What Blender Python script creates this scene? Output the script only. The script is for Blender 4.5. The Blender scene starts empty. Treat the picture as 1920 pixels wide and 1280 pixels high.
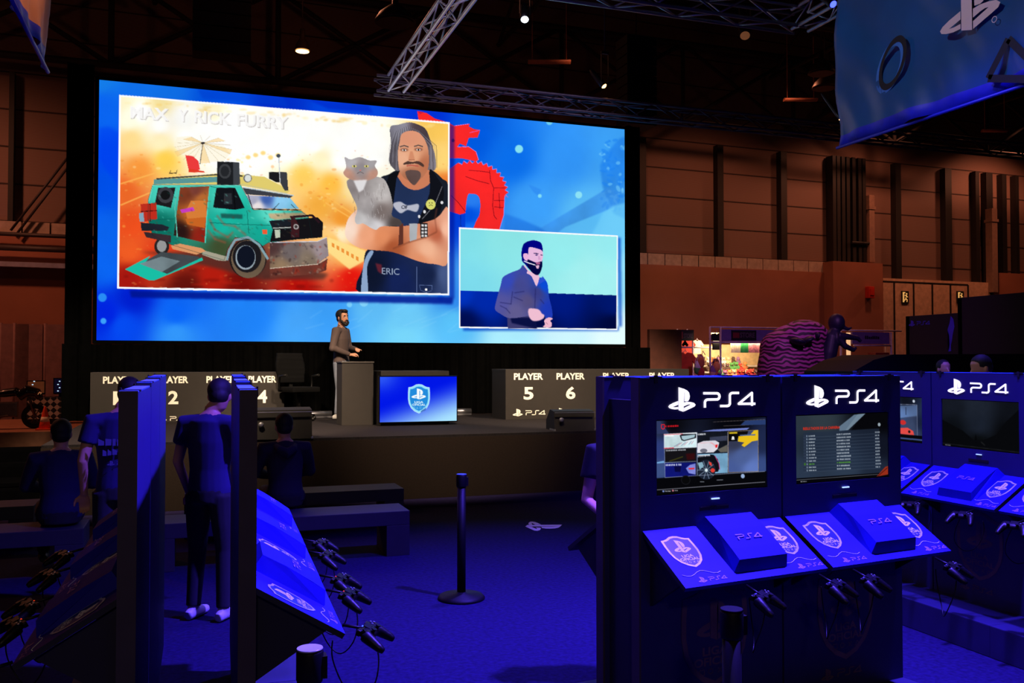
import bpy, bmesh, math, random
import numpy as np
from mathutils import Vector, Matrix, Euler
random.seed(7)
scene = bpy.context.scene
COL = scene.collection
# ------------------------------------------------------------------ camera (hall axes: x = along the stage, y = towards it)
TH = math.radians(19.3)          # the hall is turned 19.3 degrees to the lens
FPX = 1700.0                     # focal length in pixels of the 1920 frame
EYE = 1.65
PITCH = math.atan(41.0 / FPX)
cam_d = bpy.data.cameras.new('camera')
cam = bpy.data.objects.new('camera', cam_d)
COL.objects.link(cam)
cam.location = (0, 0, EYE)
cam.rotation_euler = (math.pi / 2 + PITCH, 0, -TH)
cam_d.sensor_width = 36.0
cam_d.lens = 36.0 * FPX / 1920.0
cam_d.clip_end = 200
scene.camera = cam
# ------------------------------------------------------------------ world and exposure
wd = bpy.data.worlds.new('hall_air')
scene.world = wd
wd.use_nodes = True
wd.node_tree.nodes['Background'].inputs[0].default_value = (0.35, 0.3, 0.6, 1)
wd.node_tree.nodes['Background'].inputs[1].default_value = 0.0006
scene.view_settings.view_transform = 'Standard'
scene.view_settings.look = 'None'
scene.view_settings.exposure = 0.0
scene.view_settings.gamma = 1.0
scene.view_settings.use_curve_mapping = False
# ------------------------------------------------------------------ lights of the hall
def aim(o, target):
    d = Vector(target) - o.location
    o.rotation_euler = d.to_track_quat('-Z', 'Y').to_euler()
def spot(name, loc, target, energy, color, size=60, blend=0.6, radius=0.12):
    l = bpy.data.lights.new(name, 'SPOT'); l.energy = energy; l.color = color
    l.spot_size = math.radians(size); l.spot_blend = blend; l.shadow_soft_size = radius
    o = bpy.data.objects.new(name, l); COL.objects.link(o); o.location = loc; aim(o, target); return o
def area(name, loc, target, energy, color, sx=1.0, sy=1.0):
    l = bpy.data.lights.new(name, 'AREA'); l.energy = energy; l.color = color
    l.shape = 'RECTANGLE'; l.size = sx; l.size_y = sy
    o = bpy.data.objects.new(name, l); COL.objects.link(o); o.location = loc; aim(o, target); return o
def bulb(name, loc, energy, color, radius=0.2):
    l = bpy.data.lights.new(name, 'POINT'); l.energy = energy; l.color = color; l.shadow_soft_size = radius
    o = bpy.data.objects.new(name, l); COL.objects.link(o); o.location = loc; return o
BLUE = (0.10, 0.05, 1.0)
SODIUM = (1.0, 0.33, 0.17)
STAGEW = (1.0, 0.74, 0.50)
#  blue floods hung on the trusses over the play stations and the floor
spot('blue_flood_kiosks', (3.7, 3.5, 5.9), (1.5, 3.3, 0.6), 9500, BLUE, 84, 0.8)
spot('blue_flood_side', (0.9, 4.2, 5.9), (1.8, 3.9, 0.5), 1700, BLUE, 50, 0.8)
spot('blue_flood_right', (2.6, 4.4, 5.9), (4.6, 4.6, 0.8), 1500, BLUE, 60, 0.8)
spot('blue_flood_floor', (3.0, 7.0, 6.0), (2.4, 6.2, 0), 3500, BLUE, 58, 1.0)
spot('blue_flood_rear', (7.5, 7.0, 6.0), (8.0, 9.0, 0), 1500, BLUE, 80, 1.0)
#  warm white stage wash
for lx in (-0.6, 2.9, 6.4):
    spot('stage_wash', (lx, 8.6, 6.3), (lx + .2, 13.2, 0.9), 4300, STAGEW, 50, 0.4, .25)
#  unseen fill lamp added behind the lens, faintly browns the boards facing it
spot('rear_fill', (-1.0, -5.0, 5.0), (0.6, 3.0, 1.0), 240, (1.0, 0.72, 0.6), 70, 0.8, .3)
#  sodium high bays along the back wall, all pointing down
for (lx, ly, e) in ((10, 21.0, 230), (15.5, 21.5, 400), (21.5, 22.5, 600), (28, 23.5, 560), (-8, 19.5, 1500)):
    spot('high_bay_light', (lx, ly, 9.9), (lx + .3, ly + 1.6, 0), e * 1.0, SODIUM, 150, 0.6, 0.3)
for (lx, ly, e) in ((3, 18, 42), (18, 17, 16), (-9, 17, 60)):
    bulb('roof_fill', (lx, ly, 9.2), e, SODIUM, 0.3)  # bare bulbs added to lift the roof out of black
spot('truss_fill', (0.6, 6.5, 7.6), (2.9, 11.3, 6.1), 1300, (0.75, 0.62, 1.0), 34, 0.8)  # added lamp out of view, brightens the near truss
spot('sculpture_light', (9.5, 10.0, 6.0), (13.0, 16.5, 1.4), 900, (0.62, 0.22, 0.9), 60, 0.9)  # added purple fill for the sculpture and the stall signs
spot('duct_fill', (-7.5, 19.5, 2.6), (-6.8, 24.5, 4.2), 160, (0.4, 0.3, 1.0), 50, 1.0)  # small blue lamp added to bring out the dark air duct
#  unseen fill lamps added to brighten the two hanging banners
spot('banner_light', (0.2, 4.6, 6.2), (4.8, 5.0, 4.4), 420, (0.75, 0.72, 0.85), 60, 0.8)
spot('banner_fill_left', (0.4, 6.0, 6.1), (-1.0, 5.6, 4.6), 420, (1.0, 0.45, 0.2), 50, 0.8)
# ------------------------------------------------------------------ picture rays (to read real positions off the photo)
def ray(px, py):
    X, Y = (px - 960) / FPX, (640 - py) / FPX
    fwd = Vector((math.sin(TH) * math.cos(PITCH), math.cos(TH) * math.cos(PITCH), math.sin(PITCH)))
    right = Vector((math.cos(TH), -math.sin(TH), 0))
    up = right.cross(fwd)
    return fwd + right * X + up * Y
O = Vector((0, 0, EYE))
def onz(px, py, z):
    r = ray(px, py); return O + r * ((z - EYE) / r.z)
def ony(px, py, y):
    r = ray(px, py); return O + r * (y / r.y)
def onx(px, py, x):
    r = ray(px, py); return O + r * (x / r.x)
def dep(px, py, Z):
    return O + ray(px, py) * Z
def plan(X, Z):          # lens-side metres (right, ahead) -> hall metres
    return (X * math.cos(TH) + Z * math.sin(TH), -X * math.sin(TH) + Z * math.cos(TH))
def pz(px, Z):           # pixel column at a given distance -> hall metres
    return plan((px - 960) / FPX * Z, Z)
# ------------------------------------------------------------------ colours and materials
def lin(c):
    c = np.asarray(c, dtype=np.float64) / 255.0
    return np.where(c <= 0.04045, c / 12.92, ((c + 0.055) / 1.055) ** 2.4)
MATS = {}
def mat(name, rgb, rough=0.6, metal=0.0, emit=0.0, ecol=None, vary=0.15, scale=8.0, spec=0.5, bump=0.0, bscale=60.0):
    if name in MATS: return MATS[name]
    m = bpy.data.materials.new(name); m.use_nodes = True
    nt = m.node_tree; b = nt.nodes['Principled BSDF']
    c = [float(v) for v in lin(rgb)]
    b.inputs['Roughness'].default_value = rough; b.inputs['Metallic'].default_value = metal
    b.inputs['Specular IOR Level'].default_value = spec
    b.inputs['Base Color'].default_value = (*c, 1)
    if vary > 0:
        tc = nt.nodes.new('ShaderNodeTexCoord'); n = nt.nodes.new('ShaderNodeTexNoise')
        n.inputs['Scale'].default_value = scale; n.inputs['Detail'].default_value = 4
        r = nt.nodes.new('ShaderNodeValToRGB')
        r.color_ramp.elements[0].position = 0.3; r.color_ramp.elements[1].position = 0.7
        r.color_ramp.elements[0].color = (*[v * (1 - vary) for v in c], 1)
        r.color_ramp.elements[1].color = (*[min(1, v * (1 + vary)) for v in c], 1)
        nt.links.new(tc.outputs['Object'], n.inputs['Vector']); nt.links.new(n.outputs['Fac'], r.inputs['Fac'])
        nt.links.new(r.outputs['Color'], b.inputs['Base Color'])
    if bump > 0:
        tc2 = nt.nodes.new('ShaderNodeTexCoord'); n2 = nt.nodes.new('ShaderNodeTexNoise'); n2.inputs['Scale'].default_value = bscale
        bp = nt.nodes.new('ShaderNodeBump'); bp.inputs['Strength'].default_value = bump
        nt.links.new(tc2.outputs['Object'], n2.inputs['Vector']); nt.links.new(n2.outputs['Fac'], bp.inputs['Height'])
        nt.links.new(bp.outputs['Normal'], b.inputs['Normal'])
    if emit > 0:
        e = [float(v) for v in lin(ecol if ecol is not None else rgb)]
        b.inputs['Emission Color'].default_value = (*e, 1); b.inputs['Emission Strength'].default_value = emit
    MATS[name] = m; return m
def wave_mat(name, rgb_a, rgb_b, scale, rough=0.6, direction='Z', dist=0.0, sharp=(0.4, 0.6), detail=2.0):
    m = bpy.data.materials.new(name); m.use_nodes = True; nt = m.node_tree; b = nt.nodes['Principled BSDF']
    tc = nt.nodes.new('ShaderNodeTexCoord'); w = nt.nodes.new('ShaderNodeTexWave'); w.bands_direction = direction
    w.inputs['Scale'].default_value = scale; w.inputs['Distortion'].default_value = dist; w.inputs['Detail'].default_value = detail
    r = nt.nodes.new('ShaderNodeValToRGB'); r.color_ramp.elements[0].position = sharp[0]; r.color_ramp.elements[1].position = sharp[1]
    r.color_ramp.elements[0].color = (*[float(v) for v in lin(rgb_a)], 1); r.color_ramp.elements[1].color = (*[float(v) for v in lin(rgb_b)], 1)
    nt.links.new(tc.outputs['Object'], w.inputs['Vector']); nt.links.new(w.outputs['Color'], r.inputs['Fac'])
    nt.links.new(r.outputs['Color'], b.inputs['Base Color']); b.inputs['Roughness'].default_value = rough
    MATS[name] = m; return m
# ------------------------------------------------------------------ mesh helpers
def link(name, me, m=None, parent=None, mw=None):
    o = bpy.data.objects.new(name, me); COL.objects.link(o)
    if m is not None:
        for mm in (m if isinstance(m, (list, tuple)) else [m]): me.materials.append(mm)
    if parent is not None: o.parent = parent
    if mw is not None: o.matrix_local = mw
    return o
def tag(o, label=None, cat=None, group=None, kind=None):
    if label: o['label'] = label
    if cat: o['category'] = cat
    if group: o['group'] = group
    if kind: o['kind'] = kind
    return o
def empty(name, loc=(0, 0, 0), rz=0.0, label=None, cat=None, group=None):
    o = bpy.data.objects.new(name, None); COL.objects.link(o); o.location = loc; o.rotation_euler = (0, 0, rz)
    o.empty_display_size = 0.2
    return tag(o, label, cat, group)
def copy_tree(o, parent=None):
    c = o.copy(); COL.objects.link(c)
    if parent is not None: c.parent = parent
    for ch in list(o.children): copy_tree(ch, c)
    return c
class MB:
    """collects shapes for one mesh object"""
    def __init__(self): self.bm = bmesh.new(); self.mi = 0
    def face(self, pts):
        vs = [self.bm.verts.new(p) for p in pts]
        try:
            f = self.bm.faces.new(vs); f.material_index = self.mi
        except ValueError: pass
        return self
    def box(self, x0, x1, y0, y1, z0, z1, M=None, bevel=0.0):
        P = [Vector(p) for p in ((x0, y0, z0), (x1, y0, z0), (x1, y1, z0), (x0, y1, z0), (x0, y0, z1), (x1, y0, z1), (x1, y1, z1), (x0, y1, z1))]
        if M is not None: P = [M @ p for p in P]
        v = [self.bm.verts.new(p) for p in P]; fs = []
        for q in ((0, 3, 2, 1), (4, 5, 6, 7), (0, 1, 5, 4), (1, 2, 6, 5), (2, 3, 7, 6), (3, 0, 4, 7)):
            f = self.bm.faces.new([v[i] for i in q]); f.material_index = self.mi; fs.append(f)
        if bevel > 0:
            es = list({e for f in fs for e in f.edges})
            r = bmesh.ops.bevel(self.bm, geom=es, offset=bevel, segments=2, affect='EDGES', profile=0.7)
            for f in r['faces']: f.material_index = self.mi
        return self
    def loft(self, pts, radii, n=12, xaxis=None, cap=True):
        """tube through pts; radii floats or (rx, ry); xaxis fixes where rx points"""
        pts = [Vector(p) for p in pts]; rings = []
        prev = None
        for i, p in enumerate(pts):
            t = (pts[min(i + 1, len(pts) - 1)] - pts[max(i - 1, 0)])
            t = t.normalized() if t.length > 1e-9 else Vector((0, 0, 1))
            if xaxis is not None: a = Vector(xaxis)
            elif prev is not None: a = prev
            else: a = Vector((1, 0, 0)) if abs(t.x) < 0.9 else Vector((0, 1, 0))
            a = (a - t * a.dot(t))
            a = a.normalized() if a.length > 1e-6 else t.orthogonal().normalized()
            prev = a; b = t.cross(a)
            r = radii[i] if isinstance(radii, (list, tuple)) else radii
            rx, ry = r if isinstance(r, (list, tuple)) else (r, r)
            rings.append([self.bm.verts.new(p + a * (rx * math.cos(2 * math.pi * k / n)) + b * (ry * math.sin(2 * math.pi * k / n))) for k in range(n)])
        for i in range(len(rings) - 1):
            for k in range(n):
                f = self.bm.faces.new((rings[i][k], rings[i][(k + 1) % n], rings[i + 1][(k + 1) % n], rings[i + 1][k])); f.material_index = self.mi; f.smooth = True
        if cap:
            f = self.bm.faces.new(rings[0][::-1]); f.material_index = self.mi
            f = self.bm.faces.new(rings[-1]); f.material_index = self.mi
        return self
    def cyl(self, a, b, r, n=12, r2=None): return self.loft([a, b], [r, r if r2 is None else r2], n)
    def ball(self, c, r, seg=16, rings=10, M=None):
        rx, ry, rz = r if isinstance(r, (list, tuple)) else (r, r, r)
        mm = Matrix.Translation(Vector(c)) @ (M if M is not None else Matrix.Identity(4)) @ Matrix.Diagonal((rx, ry, rz, 1))
        res = bmesh.ops.create_uvsphere(self.bm, u_segments=seg, v_segments=rings, radius=1.0, matrix=mm)
        for v in res['verts']:
            for f in v.link_faces: f.smooth = True; f.material_index = self.mi
        return self
    def lathe(self, c, prof, n=24):
        c = Vector(c); rg = []
        for (r, z) in prof:
            rg.append([self.bm.verts.new(c + Vector((r * math.cos(2 * math.pi * k / n), r * math.sin(2 * math.pi * k / n), z))) for k in range(n)])
        for i in range(len(rg) - 1):
            for k in range(n):
                f = self.bm.faces.new((rg[i][k], rg[i][(k + 1) % n], rg[i + 1][(k + 1) % n], rg[i + 1][k])); f.material_index = self.mi; f.smooth = True
        self.bm.faces.new(rg[0][::-1]).material_index = self.mi; self.bm.faces.new(rg[-1]).material_index = self.mi
        return self
    def mesh(self, name='mesh'):
        me = bpy.data.meshes.new(name); self.bm.to_mesh(me); self.bm.free(); return me
    def obj(self, name, m, parent=None, mw=None):
        bmesh.ops.recalc_face_normals(self.bm, faces=self.bm.faces[:])
        return link(name, self.mesh(name), m, parent, mw)
def fused(mb, name, m, parent=None, voxel=0.01, smooth=2):
    """one continuous surface out of overlapping lofts"""
    bmesh.ops.recalc_face_normals(mb.bm, faces=mb.bm.faces[:])
    me = mb.mesh(name); o = bpy.data.objects.new(name, me); COL.objects.link(o)
    r = o.modifiers.new('r', 'REMESH'); r.mode = 'VOXEL'; r.voxel_size = voxel; r.use_smooth_shade = True
    if smooth:
        s = o.modifiers.new('s', 'SMOOTH'); s.factor = 0.5; s.iterations = smooth
    dg = bpy.context.evaluated_depsgraph_get()
    nm = bpy.data.meshes.new_from_object(o.evaluated_get(dg))
    bpy.data.objects.remove(o); bpy.data.meshes.remove(me)
    nm.polygons.foreach_set('use_smooth', [True] * len(nm.polygons))
    return link(name, nm, m, parent)
# ------------------------------------------------------------------ flat marks: logo, lettering, emblem
def stroke(path, w):
    """polyline -> quads with round-ish joints"""
    out = []
    for (a, b) in zip(path[:-1], path[1:]):
        a, b = Vector(a), Vector(b); d = (b - a)
        if d.length < 1e-6: continue
        d.normalize(); n = Vector((-d.y, d.x)) * (w / 2)
        out.append([tuple(a + n), tuple(a - n), tuple(b - n), tuple(b + n)])
    for p in path[1:-1]:
        out.append([(p[0] + w / 2 * math.cos(k * math.pi / 4), p[1] + w / 2 * math.sin(k * math.pi / 4)) for k in range(8)])
    return out
def fix(pts): return [((x - 118) / 430.0 * 1.22, (575 - y - (x - 360) * 0.02) / 430.0) for x, y in pts]
STATION = [fix(p) for p in (
    [(298, 145), (400, 175), (455, 202), (488, 240), (502, 300), (495, 345), (476, 382), (450, 395), (405, 390), (405, 240), (399, 228), (390, 228), (385, 240), (385, 575), (298, 545)],
    [(292, 385), (200, 420), (140, 452), (118, 480), (195, 490), (292, 452)],
    [(118, 480), (130, 505), (170, 522), (230, 532), (292, 528), (292, 488), (240, 494), (195, 490)],
    [(393, 410), (450, 400), (520, 405), (575, 420), (605, 450), (515, 450), (490, 445), (450, 455), (393, 480)],
    [(605, 450), (590, 480), (540, 505), (393, 570), (393, 508), (515, 450)])]
def arc(cx, cy, rx, ry, a0, a1, n=6):
    return [(cx + rx * math.cos(math.radians(a0 + (a1 - a0) * k / n)), cy + ry * math.sin(math.radians(a0 + (a1 - a0) * k / n))) for k in range(n + 1)]
LOGO = None
_P = [(745, 250), (1000, 250)] + arc(1000, 305, 48, 55, -80, 80) + [(830, 362)] + arc(830, 410, 55, 48, -90, -180) + [(775, 505)]
_S = [(1055, 478), (1190, 478)] + arc(1190, 428, 52, 50, 90, 0) + [(1242, 293)] + arc(1294, 293, 52, 50, 180, 270) + [(1420, 243)]
_4 = [(1668, 478), (1668, 240), (1410, 440), (1735, 440)]
LETTERS = [fix(q) for pth in (_P, _S, _4) for q in stroke(pth, 44)]
LOGO = STATION + LETTERS
def decal(name, polys, m, parent, O_, ux, uy, scale, thick=0.0):
    """flat shapes on the plane O_, ux, uy"""
    ux, uy, O_ = Vector(ux).normalized(), Vector(uy).normalized(), Vector(O_)
    b = MB(); nz = ux.cross(uy)
    for i, poly in enumerate(polys):
        b.face([O_ + ux * (x * scale) + uy * (y * scale) + nz * (thick + 0.00005 * (i % 3)) for x, y in poly])
    bmesh.ops.triangulate(b.bm, faces=b.bm.faces[:])
    return link(name, b.mesh(name), m, parent)
_tc = {}
def text_mesh(s, bold=0.0, shear=0.0):
    key = (s, bold, shear)
    if key in _tc: return _tc[key]
    c = bpy.data.curves.new('t', 'FONT'); c.body = s; c.resolution_u = 3; c.offset = bold; c.shear = shear
    o = bpy.data.objects.new('t', c); COL.objects.link(o)
    me = bpy.data.meshes.new_from_object(o.evaluated_get(bpy.context.evaluated_depsgraph_get()))
    bpy.data.objects.remove(o)
    co = np.empty(len(me.vertices) * 3); me.vertices.foreach_get('co', co); co = co.reshape(-1, 3)
    lo, hi = co.min(0), co.max(0)
    _tc[key] = (co - lo, hi - lo, [tuple(p.vertices) for p in me.polygons]); return _tc[key]
def text(name, s, m, parent, O_, ux, uy, width, height, bold=0.0, shear=0.0):
    """lettering fitted in width x height, lower left at O_"""
    co, sz, faces = text_mesh(s, bold, shear)
    ux, uy, O_ = Vector(ux).normalized(), Vector(uy).normalized(), Vector(O_)
    vs = [O_ + ux * float(p[0] / sz[0] * width) + uy * float(p[1] / sz[1] * height) for p in co]
    me = bpy.data.meshes.new(name); me.from_pydata([tuple(v) for v in vs], [], faces); me.update()
    return link(name, me, m, parent)
SHIELD = [(0, 1.0), (0.14, 0.985), (0.26, 0.93), (0.36, 0.90), (0.48, 0.89), (0.5, 0.7), (0.5, 0.5), (0.46, 0.33), (0.36, 0.18), (0.2, 0.07), (0, 0)]
SHIELD = SHIELD + [(-x, y) for x, y in SHIELD[-2:0:-1]]
def ring(poly, k=0.86):
    cx, cy = 0, 0.5
    inn = [(cx + (x - cx) * k, cy + (y - cy) * (k + 0.03)) for x, y in poly]; out = []
    n = len(poly)
    for i in range(n): out.append([poly[i], poly[(i + 1) % n], inn[(i + 1) % n], inn[i]])
    return out, inn
def emblem(parent, O_, ux, uy, h, m_ring, m_fill, m_white, w=0.82, off=0.001, name='league_emblem'):
    """shield with the mark and its lettering; O_ is bottom centre; one part with its own letterings"""
    ux, uy, O_ = Vector(ux).normalized(), Vector(uy).normalized(), Vector(O_)
    nz = ux.cross(uy); rr, inn = ring(SHIELD)
    b = MB()
    def put(poly, mi, k, s=1.0, dx=0, dy=0):
        b.mi = mi; b.face([O_ + ux * ((x * s + dx) * h * w) + uy * ((y * s + dy) * h) + nz * (off * k) for x, y in poly])
    put(inn, 1, 1)
    for q in rr: put(q, 0, 1)
    for q in STATION: put([(x * 0.98, y) for x, y in q], 2, 2, 0.42, -0.28, 0.45)
    for k, (sx) in enumerate((-0.2, -0.07, 0.07, 0.2)):
        shp = [stroke([(-.04, 0), (0.04, 0), (0, .05), (-.04, 0)], .01), stroke([(-.035, 0), (0.035, 0), (0.035, .05), (-.035, .05), (-.035, 0)], .01),
               stroke(arc(0, .025, .035, .025, 0, 360, 10), .01), stroke([(-.03, 0), (.03, .05)], .01) + stroke([(-.03, .05), (.03, 0)], .01)][(k + 1) % 4]
        for q in shp: put(q, 2, 2, 1, sx, 0.13)
    bmesh.ops.triangulate(b.bm, faces=b.bm.faces[:])
    for (s, x0, y0, ww, hh) in (('LIGA', -0.19, 0.31, 0.38, 0.085), ('OFICIAL', -0.32, 0.21, 0.64, 0.085)):
        co, sz, faces = text_mesh(s, 0.03)
        vs = [b.bm.verts.new(O_ + ux * float((x0 + p[0] / sz[0] * ww) * h * w) + uy * float((y0 + p[1] / sz[1] * hh) * h) + nz * (off * 2)) for p in co]
        for f in faces:
            try: b.bm.faces.new([vs[i] for i in f]).material_index = 2
            except ValueError: pass
    return link(name, b.mesh(name), [m_ring, m_fill, m_white], parent)
# ------------------------------------------------------------------ pictures shown on the lit displays (painted as colour data of their pixel grids)
class Canvas:
    def __init__(s, x0, y0, x1, y1, ss=2):
        s.x0, s.y0, s.ss = x0, y0, ss; s.w, s.h = int((x1 - x0) * ss), int((y1 - y0) * ss)
        s.a = np.zeros((s.h, s.w, 3)); s.rng = np.random.RandomState(3)
        s.X, s.Y = np.meshgrid(x0 + (np.arange(s.w) + .5) / ss, y0 + (np.arange(s.h) + .5) / ss)
        s.noise = s._noise()
    def _noise(s, base=6, octv=5):
        out = np.zeros((s.h, s.w)); amp = 1; tot = 0
        for o in range(octv):
            g = base * 2 ** o; gh, gw = g, int(g * max(1, s.w / s.h)) + 1
            r = s.rng.rand(gh + 2, gw + 2)
            yy = np.linspace(0, gh, s.h); xx = np.linspace(0, gw, s.w); yi, xi = yy.astype(int), xx.astype(int)
            fy, fx = (yy - yi)[:, None], (xx - xi)[None]
            fy, fx = fy * fy * (3 - 2 * fy), fx * fx * (3 - 2 * fx)
            v = (r[yi][:, xi] * (1 - fx) + r[yi][:, xi + 1] * fx) * (1 - fy) + (r[yi + 1][:, xi] * (1 - fx) + r[yi + 1][:, xi + 1] * fx) * fy
            out += v * amp; tot += amp; amp *= .55
        return out / tot - .5
    def box(s, pts, pad=0):
        p = np.array(pts, float); ss = s.ss
        i0 = max(0, int((p[:, 1].min() - s.y0 - pad) * ss)); i1 = min(s.h, int((p[:, 1].max() - s.y0 + pad) * ss) + 2)
        j0 = max(0, int((p[:, 0].min() - s.x0 - pad) * ss)); j1 = min(s.w, int((p[:, 0].max() - s.x0 + pad) * ss) + 2)
        return i0, i1, j0, j1
    def mask(s, pts, b):
        i0, i1, j0, j1 = b; X, Y = s.X[i0:i1, j0:j1], s.Y[i0:i1, j0:j1]
        m = np.zeros(X.shape, bool); n = len(pts)
        for k in range(n):
            (xa, ya), (xb, yb) = pts[k], pts[(k + 1) % n]
            if ya == yb: continue
            c = (Y > min(ya, yb)) & (Y <= max(ya, yb)); m ^= c & (X < (xb - xa) * (Y - ya) / (yb - ya) + xa)
        return m.astype(float)
    @staticmethod
    def blur(m, r):
        r = int(round(r))
        if r < 1: return m
        for _ in range(2):
            for ax in (0, 1):
                c = np.cumsum(np.pad(m, [(r + 1, r) if a == ax else (0, 0) for a in (0, 1)], mode='edge'), axis=ax)
                m = (c[2 * r + 1:] - c[:-2 * r - 1]) / (2 * r + 1) if ax == 0 else (c[:, 2 * r + 1:] - c[:, :-2 * r - 1]) / (2 * r + 1)
        return m
    def field(s, b, cps, sig):
        i0, i1, j0, j1 = b; X, Y = s.X[i0:i1, j0:j1], s.Y[i0:i1, j0:j1]
        acc = np.zeros(X.shape + (3,)); tw = np.zeros(X.shape)
        for (x, y, c) in cps:
            w = 1.0 / (((X - x) ** 2 + (Y - y) ** 2) / (sig * sig) + .02) ** 1.6; acc += w[..., None] * np.array(c, float); tw += w
        return acc / tw[..., None]
    soft = False
    def poly(s, pts, col=None, alpha=1.0, blur=0, tex=0.0, cps=None, sig=60, clip=None):
        if s.soft and len(pts) >= 6:      # rounded outline through the points
            n = len(pts); out = []
            for k in range(n):
                p0, p1, p2, p3 = (np.array(pts[(k + i - 1) % n], float) for i in range(4))
                for t in (0, .25, .5, .75): out.append(tuple(.5 * ((2 * p1) + (p2 - p0) * t + (2 * p0 - 5 * p1 + 4 * p2 - p3) * t * t + (3 * p1 - p0 - 3 * p2 + p3) * t ** 3)))
            pts = out
        b = s.box(pts, blur * 3 + 1); i0, i1, j0, j1 = b
        if i1 <= i0 or j1 <= j0: return
        m = s.mask(pts, b)
        if blur: m = s.blur(m, blur * s.ss)
        if clip is not None: m = m * s.mask(clip, b)
        m = (m * alpha)[..., None]
        c = s.field(b, cps, sig) if cps else np.array(col, float)
        if tex: c = c * (1 + tex * 2 * s.noise[i0:i1, j0:j1])[..., None]
        s.a[i0:i1, j0:j1] = s.a[i0:i1, j0:j1] * (1 - m) + c * m
    def ell(s, cx, cy, rx, ry, col, rot=0, **k):
        c, sn = math.cos(rot), math.sin(rot)
        s.poly([(cx + rx * math.cos(t) * c - ry * math.sin(t) * sn, cy + rx * math.cos(t) * sn + ry * math.sin(t) * c) for t in np.linspace(0, 2 * math.pi, 28)[:-1]], col, **k)
    def line(s, pts, w, col, **k):
        for q in stroke(pts, w): s.poly(q, col, **k)
    def text(s, st, x, y, w, h, col, slope=0.0, bold=0.02, **k):
        co, sz, faces = text_mesh(st, bold)
        P = [(x + p[0] / sz[0] * w, y + slope * (p[0] / sz[0] * w) - p[1] / sz[1] * h) for p in co]
        for f in faces: s.poly([P[i] for i in f], col, **k)
    def scribble(s, x, y, w, h, col, slope=0.0):
        """writing too small to read: a broken row of marks"""
        p = x
        while p < x + w:
            q = h * (.5 + s.rng.rand() * .6)
            yy = y + slope * (p - x); s.poly([(p, yy - h * (.7 + .3 * s.rng.rand())), (p + q, yy - h), (p + q, yy), (p, yy)], col, .8); p += q + h * (.18 if s.rng.rand() < .8 else .6)
    def sample(s, xs, ys):
        fx = np.clip((xs - s.x0) * s.ss - .5, 0, s.w - 1.001); fy = np.clip((ys - s.y0) * s.ss - .5, 0, s.h - 1.001)
        xi, yi = fx.astype(int), fy.astype(int); ax, ay = (fx - xi)[..., None], (fy - yi)[..., None]
        A = s.a
        return (A[yi, xi] * (1 - ax) + A[yi, xi + 1] * ax) * (1 - ay) + (A[yi + 1, xi] * (1 - ax) + A[yi + 1, xi + 1] * ax) * ay
def homography(quad):
    """unit square (0,0 top left .. 1,1 bottom right) -> quad"""
    A, B = [], []
    for (u, v), (x, y) in zip(((0, 0), (1, 0), (1, 1), (0, 1)), quad):
        A.append([u, v, 1, 0, 0, 0, -u * x, -v * x]); B.append(x); A.append([0, 0, 0, u, v, 1, -u * y, -v * y]); B.append(y)
    h = np.linalg.solve(np.array(A, float), np.array(B, float)); return np.append(h, 1).reshape(3, 3)
def display(name, cv, quad, TL, ex, ey, nx, ny, parent, gain=1.0, strength=1.0):
    """a lit panel: grid of coloured points from TL along ex (right) and ey (down)"""
    cv.a = np.clip(cv.a, 0, 255)
    if cv.ss > 2:
        for ch in range(3): cv.a[..., ch] = cv.blur(cv.a[..., ch], 1)
    U, V = np.meshgrid(np.linspace(0, 1, nx), np.linspace(0, 1, ny)); H = homography(quad)
    d = H[2, 0] * U + H[2, 1] * V + H[2, 2]
    C = cv.sample((H[0, 0] * U + H[0, 1] * V + H[0, 2]) / d, (H[1, 0] * U + H[1, 1] * V + H[1, 2]) / d)
    C = lin(np.clip(C, 0, 255)) * gain
    TL, ex, ey = (np.array(v, float) for v in (TL, ex, ey))
    P = TL + U[..., None] * ex + V[..., None] * ey
    idx = np.arange(nx * ny).reshape(ny, nx)
    F = np.stack([idx[:-1, :-1], idx[1:, :-1], idx[1:, 1:], idx[:-1, 1:]], -1).reshape(-1, 4)
    me = bpy.data.meshes.new(name); me.vertices.add(nx * ny); me.vertices.foreach_set('co', P.reshape(-1))
    me.loops.add(F.size); me.loops.foreach_set('vertex_index', F.reshape(-1).astype(np.int32))
    me.polygons.add(len(F)); me.polygons.foreach_set('loop_start', np.arange(0, F.size, 4, dtype=np.int32))
    me.update(calc_edges=True); me.validate()
    at = me.color_attributes.new('picture', 'FLOAT_COLOR', 'POINT')
    at.data.foreach_set('color', np.concatenate([C, np.ones(C.shape[:2] + (1,))], -1).reshape(-1).astype(np.float32))
    m = bpy.data.materials.new(name + '_light'); m.use_nodes = True; nt = m.node_tree; nt.nodes.clear()
    a = nt.nodes.new('ShaderNodeAttribute'); a.attribute_name = 'picture'; e = nt.nodes.new('ShaderNodeEmission'); o = nt.nodes.new('ShaderNodeOutputMaterial')
    nt.links.new(a.outputs['Color'], e.inputs['Color']); nt.links.new(e.outputs[0], o.inputs[0]); e.inputs['Strength'].default_value = strength
    return link(name, me, m, parent)
def tr(ox, oy, k):
    return lambda pts: [(ox + x / k, oy + y / k) for x, y in pts]
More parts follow.
